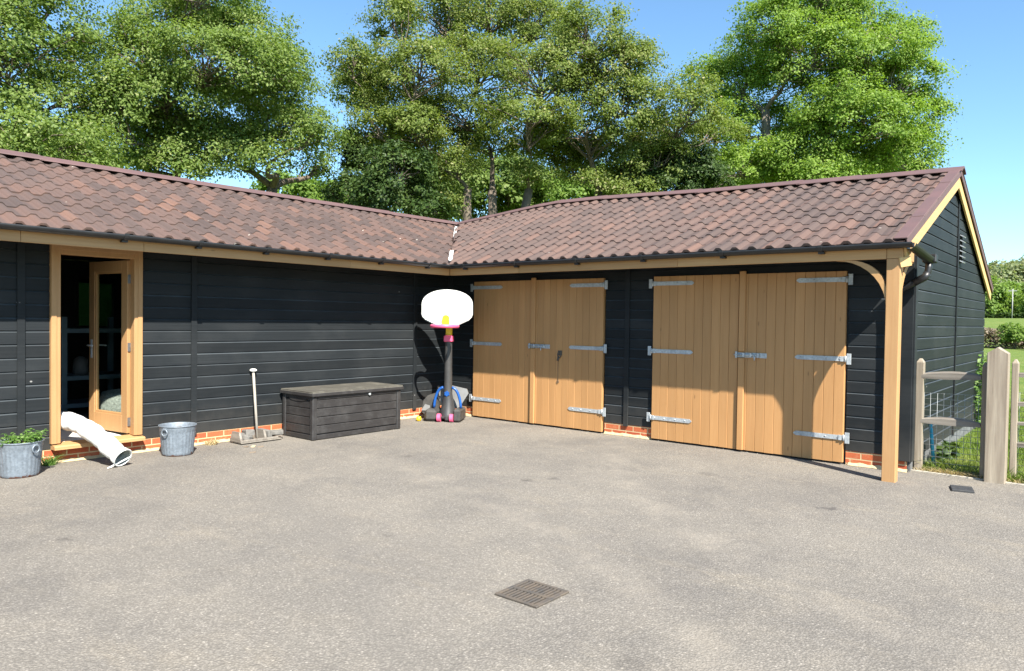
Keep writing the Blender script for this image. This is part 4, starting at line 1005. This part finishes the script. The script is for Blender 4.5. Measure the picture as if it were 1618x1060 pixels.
# dark rubber slab by the fence
mb = MB(); a0 = np.array([7.575, -.575, .008]); mb.obox(a0, [(.97, .22, 0), (-.22, .97, 0), (0, 0, 1)], [.095, .12, .012], .5, .004); tag(mb.build('rubber_mat', 'slate'), 'small flat dark slab lying on the tarmac near the fence', 'slab')

# ================================================================== FENCE, GATE
fe = thing('post_and_rail_fence', (7.3, .2, 0), 'weathered post and rail fence panel with wire mesh beside the gable', 'fence')
def post_(parent, c, wx, wy, h, mat='greywoodz', name='post', pyr=.04):
    mb = MB(); x, y = c; a, b = wx/2, wy/2; e = .008
    ring = lambda z, s_: [(x-a*s_, y-b*s_+e*0, z), (x+a*s_, y-b*s_, z), (x+a*s_, y+b*s_, z), (x-a*s_, y+b*s_, z)]
    vs = ring(-.1, 1)+ring(h-pyr, 1)+ring(h, .35)
    mb.add(vs, [(0, 1, 5, 4), (1, 2, 6, 5), (2, 3, 7, 6), (3, 0, 4, 7), (4, 5, 9, 8), (5, 6, 10, 9), (6, 7, 11, 10), (7, 4, 8, 11), (8, 9, 10, 11)], random.random())
    o = mb.build(name, mat, parent)
    bv = o.modifiers.new("edge", 'BEVEL'); bv.width = .006; bv.segments = 2; return o
post_(fe, (7.045, .225), .075, .09, 1.235); post_(fe, (7.650, .20), .05, .08, 1.22)
def rail(parent, p, q, h, t, name='rail'):
    mb = MB(); p, q = np.array(p, float), np.array(q, float); k = 8; vs = []
    d = (q-p)/np.linalg.norm(q-p); nn_ = np.array([-d[1], d[0], 0])
    for i in range(k+1):
        u = i/k; c = p+(q-p)*u; bul = math.sin(u*math.pi)**.7; hh = h*(.55+.45*bul); jz = .012*bul+.003*(random.random()-.5)
        for sx, sz in ((-1, -1), (1, -1), (1, .55), (.3, 1), (-.3, 1), (-1, .55)): vs.append(c+nn_*t/2*sx+UP*(hh/2*sz+jz))
    mb.add(vs, [(6*i+j, 6*i+(j+1) % 6, 6*(i+1)+(j+1) % 6, 6*(i+1)+j) for i in range(k) for j in range(6)]+[(0, 1, 2, 3, 4, 5), tuple(range(6*k, 6*k+6))], random.random())
    return mb.build(name, 'greywoodx', parent)
rail(fe, (7.06, .20, 1.045), (7.62, .19, 1.06), .088, .04); rail(fe, (7.06, .20, .555), (7.62, .19, .56), .085, .04)
mb = MB()
for i in range(9): x = 7.08+i*.064; mb.tube([(x, .243, .0), (x+.004*random.random(), .243, .86)], .0022, 4)
for i in range(14): z = .04+i*.063; mb.tube([(7.07, .246, z), (7.62, .246, z+.006*random.random())], .0022, 4)
mb.build('wire_mesh', 'wire', fe)
gp = MB(); x, y, a, b = 7.772, .115, .092, .085
gp.prism([(-a, -.1), (a, -.1), (a, 1.325), (0, 1.388), (-a, 1.325)], lambda p, q, d: (x+p, d, q), y-b, y+b, .8)
o = gp.build('gate_post', 'greywoodz'); bv = o.modifiers.new("edge", 'BEVEL'); bv.width = .007; bv.segments = 2
tag(o, 'thick weathered square gate post with pointed top beside the yard edge', 'gate post')
f2 = thing('post_and_rail_fence', (8.2, .2, 0), 'weathered fence with wire mesh to the right of the thick gate post', 'fence')
post_(f2, (7.90, .33), .06, .085, 1.26); post_(f2, (9.75, .2), .075, .085, 1.26); post_(f2, (11.55, .1), .075, .085, 1.26)
for a, b in (((7.93, .31), (9.75, .18)), ((9.75, .18), (11.55, .08))):
    for z, h in ((1.10, .085), (.80, .08), (.60, .06), (.38, .08)): rail(f2, (*a, z), (*b, z), h, .035)
mb = MB()
for i in range(56): x = 7.94+i*.064; y = .353-(x-7.93)*.071; mb.tube([(x, y, 0), (x, y, .92)], .0022, 4)
for i in range(15): z = .03+i*.063; mb.tube([(7.93, .355, z), (11.5, .102, z)], .0022, 4)
mb.build('wire_mesh', 'wire', f2)
# teal handled tool propped behind the fence
tl = thing('garden_tool', (7.12, .42, 0), 'teal handled garden tool leaning behind the wire mesh fence', 'tool')
mb = MB(); mb.tube([(7.165, .40, .02), (7.14, .42, .28), (7.115, .435, .50)], .019, 10); mb.build('handle', 'tealp', tl)
mb = MB(); mb.tube([(7.115, .435, .50), (7.11, .438, .55)], .026, 10); mb.build('head', 'charcoal', tl)

# ================================================================== GRASS, STRAW AND WEEDS
def blades(name, xs, ys, h, wd, mat, kind=None, lean=.5, n=None, z0=-.02):
    n = len(xs); a = rng.random(n)*6.283; hh = h*(.5+rng.random(n)); l = lean*hh*(rng.random(n)+.2); la = rng.random(n)*6.283
    base = np.stack([xs, ys, np.full(n, z0)], -1); sd_ = np.stack([np.cos(a), np.sin(a), 0*a], -1)*(wd*(.6+.8*rng.random(n)))[:, None]
    mid = base+np.stack([np.cos(la)*l*.35, np.sin(la)*l*.35, hh*.6], -1); tip = base+np.stack([np.cos(la)*l, np.sin(la)*l, hh], -1)
    V = np.stack([base-sd_, base+sd_, mid+sd_*.7, mid-sd_*.7, tip+sd_*.12, tip-sd_*.12], 1).reshape(-1, 3)
    i = np.arange(n)*6; F_ = np.concatenate([np.stack([i, i+1, i+2, i+3], -1), np.stack([i+3, i+2, i+4, i+5], -1)])
    patch = .5+.3*np.sin(xs*1.9+ys*.7)+.25*np.sin(ys*2.3-xs)
    t = np.clip(.25+.45*rng.random(n)+.35*(patch-.5), 0, 1); o = fast_mesh(name, V, F_, np.concatenate([t, t]), LEAF[mat]); o['kind'] = 'stuff'; return o
nb_ = 62000
u_ = rng.random(nb_); yy = .22+13*u_**1.9; xx = 7.0+rng.random(nb_)*(1.6+yy*.42)
ok = ~((xx < XE+.06) & (yy < DEP+.3)) & (yy > kerb_y(xx)+.07)
blades('grass', xx[ok], yy[ok], .055, .0045, 'blade')
xx = 7.1+rng.random(700)*1.5; yy = kerb_y(xx)+.08+.16*rng.random(700); ok = xx > 7.0
blades('tall_grass', xx[ok], yy[ok], .13, .005, 'blade', lean=1.2)
xx = np.concatenate([7.14+rng.normal(.25, .16, 1100), 7.85+rng.random(500)*1.5]); yy = kerb_y(xx)+.045+.07*np.abs(rng.normal(0, 1, len(xx)))
ok = (xx > 7.02)
blades('straw', xx[ok], yy[ok], .05, .004, 'straw', lean=2.2, z0=-.005)
def clump(name, cx, cy, r, n, h, mat, label, cat, lean=1.5, z0=.0, group=None):
    a = rng.random(n)*6.283; q = r*np.sqrt(rng.random(n)); o = blades(name, cx+q*np.cos(a), cy+q*np.sin(a), h, .006, mat, lean=lean, z0=z0)
    del o['kind']; return tag(o, label, cat, group)
clump('weed', .10, -4.25, .07, 90, .05, 'straw', 'small dried weed at the wall foot between bucket and tray', 'weed')
clump('weed', .075, -6.03, .06, 70, .10, 'plant', 'small reddish weed growing between the leafy bucket and the brick plinth', 'weed')
def bush_small(name, c, r, n, mat, label, cat, size=.05):
    p = rng.normal(0, 1, (n, 3)); p /= np.linalg.norm(p, axis=1)[:, None]; p *= (rng.random(n)**.4)[:, None]*np.array(r); V, F_ = leaf_quads(np.array(c)+p, p+np.array([0, 0, .3]), size)
    o = fast_mesh(name, V, F_, rng.random(n), LEAF[mat]); return tag(o, label, cat)
def leaf_quads(P, nrm, size, aspect=.62):
    n = len(P); nn_ = nrm/(np.linalg.norm(nrm, axis=1)[:, None]+1e-9)+rng.normal(0, .48, (n, 3)); nn_ /= np.linalg.norm(nn_, axis=1)[:, None]
    r_ = rng.normal(0, 1, (n, 3)); d = np.cross(nn_, r_); d /= np.linalg.norm(d, axis=1)[:, None]; s_ = np.cross(nn_, d)
    L = size*(.6+.8*rng.random(n))[:, None]; W = L*aspect
    V = np.stack([P-d*L*.5, P+s_*W*.5-nn_*L*.08, P+d*L*.5, P-s_*W*.5-nn_*L*.08], 1).reshape(-1, 3)
    return V, np.arange(4*n).reshape(n, 4)
bush_small('climbing_plant', (7.10, 4.9, .55), (.22, .5, .65), 900, 'plant', 'leafy green plant growing up the far end of the gable wall', 'plant', .07)
bush_small('weed', (7.16, 1.2, .10), (.12, .4, .12), 160, 'dark', 'dark leafed weed against the foot of the gable wall', 'weed', .08)
for i, (x, y, r_) in enumerate(((.55, -4.05, .3), (.68, -3.93, 1.2), (.60, -3.98, 2.2), (.95, -4.2, .9))):
    mb = MB(); mb.obox((x, y, .006), [(math.cos(r_), math.sin(r_), .1), (-math.sin(r_), math.cos(r_), .15), (0, 0, 1)], [.035, .018, .003], .5)
    tag(mb.build('dead_leaf', LEAF['brush'] if i != 2 else 'mort'), 'dry brown leaf on the tarmac in front of the block tray', 'leaf', 'dry leaves in front of the tray')

# loose grit swept towards the walls
ng = 900; xs_ = np.concatenate([.05+.9*rng.random(ng//2)**2.2, .1+6.6*rng.random(ng//2)]); ys_ = np.concatenate([-8.5+8.4*rng.random(ng//2), -.05-.8*rng.random(ng//2)**2.2])
gv, gf = [], []
for x_, y_ in zip(xs_, ys_):
    q = .0035+.008*random.random()**3; a0 = random.random()*6.28; o_ = len(gv)
    for kk in range(5): gv.append((x_+q*math.cos(a0+kk*1.257)*random.uniform(.7, 1.2), y_+q*math.sin(a0+kk*1.257)*random.uniform(.7, 1.2), .0005))
    gv.append((x_, y_, q*random.uniform(.6, 1.1))); gf += [(o_+kk, o_+(kk+1) % 5, o_+5) for kk in range(5)]
gm = bpy.data.meshes.new('grit'); gm.from_pydata(gv, [], gf); gm.materials.append(M['concrete']); go_ = link('grit', gm); go_['kind'] = 'stuff'

# ================================================================== TREES
def tree(name, label, base_uv, dist, lobes, leafkind, leaf=.15, dens=1.1, stems=((0, 0),), fork=.55, bark='bark', group=None, trunk_r=.28, clump_r=.55, per=150, seed=1, depth=2.0, flat=.62, cat='tree', zoff=0., keep=.9):
    """lobes: (u, v, ru, rv[, depth]) crown masses as seen in the photograph; they get their own distance and thickness"""
    global rng
    rng = np.random.default_rng(seed); rr = random.Random(seed)
    b = at(base_uv[0], base_uv[1], dist); gz = float(terrain_z(b[0], b[1])); base = np.array([b[0], b[1], gz-.1])
    fwd = np.array([b[0]-CAM[0], b[1]-CAM[1], 0]); fwd /= np.linalg.norm(fwd); rgt = np.array([fwd[1], -fwd[0], 0])
    t = thing(name, tuple(base), label, cat, group)
    br = MB(); P, Nn, T = [], [], []
    k = dist/FPX*1.03
    cs = []
    for L in lobes:
        dd_ = L[4] if len(L) > 4 else rr.uniform(-depth, depth)
        cs.append((at(L[0], L[1], dist+dd_), L[2]*k*1.1, L[3]*k*1.12))
    trunks = []
    zf_ = np.mean([c[0][2] for c in cs]); 
    for si, (du, lean) in enumerate(stems):
        s0 = base+rgt*du; top = base+rgt*(du+lean)+UP*((zf_-gz)*fork)+fwd*rr.uniform(-.3, .3)
        k_ = 7; pts = [s0+(top-s0)*i/k_+rgt*.09*math.sin(i*1.7+si)*min(1, i/3)+fwd*.08*math.sin(i*1.3+si*2) for i in range(k_+1)]
        tr = trunk_r/(1 if len(stems) == 1 else 1.35)
        br.tube(pts, [tr*(1.35 if i == 0 else 1)*(1-.5*i/k_) for i in range(k_+1)], 10); trunks.append((pts, tr))
    nodes = [(p, tr*(1-.5*i/k_), 0) for pts, tr in trunks for i, p in enumerate(pts) if i >= 3]
    tops = [q[0][-1] for q in trunks]
    cs.sort(key=lambda c: min(np.linalg.norm(c[0]-t_) for t_ in tops))
    for c, rx, rz_ in cs:
        e = c-UP*rz_*.3
        best = min(nodes, key=lambda q: np.linalg.norm(e-q[0])*(1+.12*q[2])+2.*max(0, q[0][2]-e[2]+.3)-.9*min(q[1], .3))
        s0 = best[0]; dist_ = np.linalg.norm(e-s0)
        hd = e-s0; w1 = np.array([rr.uniform(-1, 1), rr.uniform(-1, 1), rr.uniform(-.4, .9)])*dist_*.13; w2 = np.array([rr.uniform(-1, 1), rr.uniform(-1, 1), rr.uniform(-.8, .3)])*dist_*.13
        lim = spline(np.array([s0, s0+hd*.34+w1, s0+hd*.68+w2, e]), 4); n_ = len(lim)
        r0 = min(best[1]*.78, .055+.035*dist_); r1 = max(.022, r0*.45)
        br.tube(lim, [r0+(r1-r0)*i/(n_-1) for i in range(n_)], 7)
        nodes += [(p, r0+(r1-r0)*i/(n_-1), best[2]+1) for i, p in enumerate(lim) if i >= 3]
        ell = np.array([rx, rx*.8, rz_]); area = 12.57*((rx*rx*rz_)**(2/3)); K = max(6, int(area/(clump_r**2)*.62*dens))
        for _ in range(K):
            d = rng.normal(0, 1, 3); d /= np.linalg.norm(d); d[2] = d[2] if d[2] > -.75 else -d[2]*.6
            rad_ = rng.uniform(.35, 1.06)**.6; off = rgt*d[0]*ell[0]+fwd*d[1]*ell[1]+UP*d[2]*ell[2]; cc = c+off*rad_
            if rr.random() > keep: continue
            if rr.random() < .4:
                st_ = lim[rr.randrange(n_//2, n_)]; md = (st_+cc)/2+np.array([rr.uniform(-.2, .2), rr.uniform(-.2, .2), rr.uniform(-.1, .2)])
                br.tube([st_, md, cc], [.028, .018, .008], 4, caps=False)
            cr = clump_r*rr.uniform(.55, 1.25); n2 = int(per*rr.uniform(.6, 1.3))
            q = np.clip(rng.normal(0, .43, (n2, 3)), -.95, .95); q[:, 2] *= flat; q *= cr; tilt = off/(np.linalg.norm(off)+1e-6)
            q[:, 2] -= .35*(q@ (tilt*np.array([1, 1, 0])))
            P.append(cc+q); Nn.append(np.tile(tilt*.6+UP*.6+np.array([.3, -.15, .2])*0, (n2, 1))+q/cr*.5)
            T.append(np.clip(rng.normal(.45+.16*rr.uniform(-1, 1), .2, n2), 0, 1))
    P = np.concatenate(P); Nn = np.concatenate(Nn); T = np.concatenate(T)
    V, F_ = leaf_quads(P, Nn, leaf)
    br.build('trunk', bark, t, fix=False); fast_mesh('crown', V, F_, T, LEAF[leafkind], t)
    return t
G = 'oaks behind the stable block'
tree('oak_tree', 'tall oak at the far left edge with a thick bare low limb above the roof', (-20, 330), 22, [
 (10,70,95,55), (95,40,60,42), (128,90,34,36), (30,160,80,40), (100,150,45,35), (-60,120,110,80), (45,225,95,28), (120,215,55,32), (-60,-40,120,70), (40,-20,60,50), (20,265,120,22), (150,235,30,25), (-10,235,70,35), (70,250,70,25), (150,190,35,35)], 'oak', .088, seed=11, group=G, dens=.85, stems=((0, .3),), trunk_r=.3, keep=.82)
tree('oak_tree', 'broad round oak behind the left roof, second tree from the left', (385, 330), 24, [
 (275,45,70,42), (335,15,70,45), (400,55,62,48), (225,85,60,45), (330,95,85,42), (440,105,48,36), (270,150,80,38), (385,150,70,32), (470,150,45,34), (430,195,70,32), (340,205,75,28), (235,205,70,30), (490,205,42,32), (300,245,80,22), (425,250,48,18), (500,255,28,25), (200,150,50,40), (200,240,50,25)  , (320,-22,60,26), (285,205,70,32), (285,258,60,20), (365,235,50,26), (445,205,42,36), (400,105,60,40), (180,180,40,40)], 'oak', .088, seed=12, group=G, stems=((0, .9), (-.5, -1.4)), trunk_r=.42, fork=.72)
tree('oak_tree', 'largest olive green oak with several bare trunks behind the roof valley', (790, 400), 26, [
 (620,25,42,30), (690,30,68,42), (770,15,75,45), (850,35,70,45), (930,55,62,42), (985,95,48,32), (1020,85,26,18), (560,95,34,26), (600,120,50,34), (665,105,72,42), (760,95,80,42), (855,115,78,42), (945,135,66,38), (575,165,36,25), (640,175,66,34), (735,180,78,36), (835,185,70,32), (925,200,70,32), (1000,165,48,40), (690,232,70,30), (775,228,52,20), (860,235,50,20), (905,245,56,20), (980,225,50,25), (1030,215,48,30), (640,240,40,25), (1085,170,48,46), (1120,215,48,34), (1050,250,40,28), (668,285,50,24), (700,312,44,18), (720,262,40,24), (835,275,36,20), (1000,300,46,14), (945,290,40,14), (650,200,55,30), (600,235,50,30), (905,270,44,18), (990,280,50,20), (560,140,40,30), (1000,255,45,26), (870,225,50,26), (600,205,40,30)], 'olive', .086, seed=13, group=G, stems=((0, -.25), (-.5, -.7), (.55, .35), (1.3, 2.2)), trunk_r=.40, fork=.72, clump_r=.5, per=150, keep=.92)
tree('oak_tree', 'bright lime green oak on the right behind the garage roof', (1290, 330), 31, [
 (1215,35,52,34), (1285,20,66,38), (1350,30,48,34), (1425,60,42,30), (1375,85,62,42), (1290,85,72,42), (1200,95,62,45), (1155,135,48,40), (1240,118,50,24), (1350,140,70,40), (1430,125,48,40), (1445,185,40,32), (1385,195,62,36), (1310,205,62,34), (1215,200,66,40), (1150,195,40,38), (1250,255,72,34), (1340,255,78,32), (1420,250,52,32), (1170,260,60,34), (1110,120,32,28), (1300,-20,70,30), (1280,285,80,22), (1440,225,35,26), (1330,170,70,40)], 'lime', .10, seed=14, group=G, stems=((-1.2, -.7), (.1, .1)), trunk_r=.42, fork=.97, bark='barkpale', clump_r=.55, keep=.84)
G2 = 'dark trees between the oaks'
tree('holly_tree', 'dark dense tree below the largest oak, left of its trunks', (600, 400), 23.5, [
 (575,255,38,36), (630,270,46,36), (560,305,44,28), (610,315,60,28), (660,305,36,28), (690,332,36,14), (545,220,18,20)], 'dark', .10, seed=15, group=G2, dens=1.3, trunk_r=.16, clump_r=.45)
tree('holly_tree', 'dark narrow tree between the olive oak and the lime oak', (1045, 400), 27, [
 (1010,270,32,26), (1050,250,36,32), (1085,265,40,36), (1040,295,60,22), (1110,285,40,26)], 'dark', .105, seed=16, group=G2, dens=1.2, trunk_r=.16, clump_r=.45)
G3 = 'low trees seen in gaps beyond the stable block'
for i, (u, v, d, lob, lab, kd) in enumerate((
 (455, 320, 38, [(440,292,32,14), (475,300,30,14)], 'low bright bush seen over the left ridge under the second oak', 'far'),
 (520, 330, 40, [(510,305,28,16), (545,312,30,16)], 'low bright bush left of the dark holly above the left ridge', 'far'),
 (760, 350, 44, [(730,295,60,32), (800,285,60,38), (700,325,50,24), (860,305,55,30), (690,275,50,30), (830,335,60,16)], 'dense green tree seen behind the bare trunks of the largest oak', 'oak'),
 (930, 330, 42, [(905,300,40,20), (950,285,34,18), (985,305,30,18)], 'pale green bush seen right of the bare trunks above the garage ridge', 'far'),
 (90, 260, 40, [(30,240,60,24), (110,252,50,20)], 'dark hedge line behind the two left oaks', 'oak'),
 (1230, 300, 46, [(1160,275,60,26), (1260,275,70,26), (1370,270,70,22)], 'shaded understorey behind the lime oak', 'oak'))):
    tree('bush' if i not in (2, 4, 5) else 'understorey_tree', lab, (u, v), d, lob, kd, .22, seed=30+i, dens=.9, trunk_r=.12, clump_r=.7, group=G3, depth=1.5, fork=.4, cat='bush' if i not in (2, 4, 5) else 'tree')

# ------------------------------------------------------------------ field, hedges and hill to the right
def hedge(name, u0, u1, d, h, wd, kd, n, size, label, cat):
    a, b = at(u0, 500, d), at(u1, 500, d); L = np.linalg.norm(b-a); dr = (b-a)/L; nn_ = np.array([-dr[1], dr[0], 0])
    s = rng.random(n); q = rng.normal(0, .4, n)*wd; z = rng.random(n)**.8*h*(.8+.2*np.sin(s*L*1.3)+.15*np.sin(s*L*.41+1))
    P = a+np.outer(s*L, dr)+np.outer(q, nn_); P[:, 2] = terrain_z(P[:, 0], P[:, 1])+z
    V, F_ = leaf_quads(P, np.tile([0, 0, 1.], (n, 1)), size)
    return tag(fast_mesh(name, V, F_, np.clip(rng.normal(.45, .22, n), 0, 1), LEAF[kd]), label, cat)
hedge('brush_hedge', 1530, 1880, 66, 1.3, 1.2, 'brush', 9000, .22, 'brown dead brush hedge across the meadow beyond the fence', 'hedge')
hedge('field_hedge', 1500, 2000, 205, 1.5, 1.0, 'dark', 9000, .5, 'thin dark hedge along the top edge of the far field', 'hedge')
tree('bush', 'green rounded bush growing in front of the brown brush hedge', (1604, 540), 64, [(1602,526,13,9), (1612,531,14,9), (1594,533,9,6)], 'far', .2, seed=50, clump_r=.5, trunk_r=.06, depth=.6, cat='bush', group='bushes in the meadow', per=70)
tree('bush', 'green bush further right along the brown brush hedge', (1690, 540), 62, [(1680,530,26,12), (1710,533,24,11)], 'oak', .2, seed=51, clump_r=.5, trunk_r=.06, depth=.6, cat='bush', group='bushes in the meadow', per=70)
G5 = 'bright trees beyond the far field'
for i, (u, lob) in enumerate(((1562, [(1555,478,30,20), (1570,465,20,18)]), (1590, [(1588,480,18,22), (1592,462,14,12), (1582,492,16,10)]), (1615, [(1612,484,20,18), (1622,470,18,18)]), (1655, [(1650,478,26,22), (1662,460,20,16)]), (1705, [(1700,475,30,24), (1715,458,22,18)]), (1760, [(1755,478,30,24)]), (1820, [(1815,472,36,28)]))):
    tree('field_tree', ['bright tree at the far field edge, right against the gable', 'bright rounded tree left of the pale pole beyond the field', 'bright tree right of the pale pole beyond the field'][i] if i < 3 else 'bright tree standing beyond the far field at the right', (u, 500), 222+6*(i % 3), lob, 'far', .75, seed=60+i, clump_r=2.0, per=60, trunk_r=.35, depth=2, group=G5, dens=.9)
G6 = 'trees on the wooded hill'
rs = np.random.default_rng(77); hill = [(1566,440,22,14,330), (1585,435,22,14,345), (1612,440,24,16,335), (1560,452,24,14,310), (1640,436,28,18,340), (1600,426,24,12,400), (1622,424,22,12,430), (1645,418,26,14,440), (1575,431,14,9,420), (1672,425,30,18,380), (1710,425,34,20,390), (1755,432,34,20,380), (1800,440,34,20,380), (1850,450,40,22,370), (1690,410,30,16,470), (1740,412,30,16,470)]
for i, (u, v, ru, rv, d) in enumerate(hill):
    tree('hill_tree', 'pale green tree among others on the distant wooded hill', (u, 480), d, [(u, v, ru, rv), (u+ru*.4, v+rv*.9, ru, rv)], 'hill', 1.3, seed=90+i, clump_r=3.2, per=55, trunk_r=.4, depth=3, group=G6, dens=.8)
b = at(1599, 503, 200); z0 = float(terrain_z(b[0], b[1])); pp = thing('utility_pole', (b[0], b[1], z0), 'slim pale pole standing at the edge of the far field', 'pole')
mb = MB(); mb.tube([(b[0], b[1], z0-.3), (b[0], b[1], z0+6.6)], .11, 8); mb.build('shaft', 'polepaint', pp)
mb = MB(); mb.box((b[0]-.8, b[1]-.08, z0+6.1), (b[0]+.8, b[1]+.08, z0+6.3), .5); mb.build('crossarm', 'polepaint', pp)
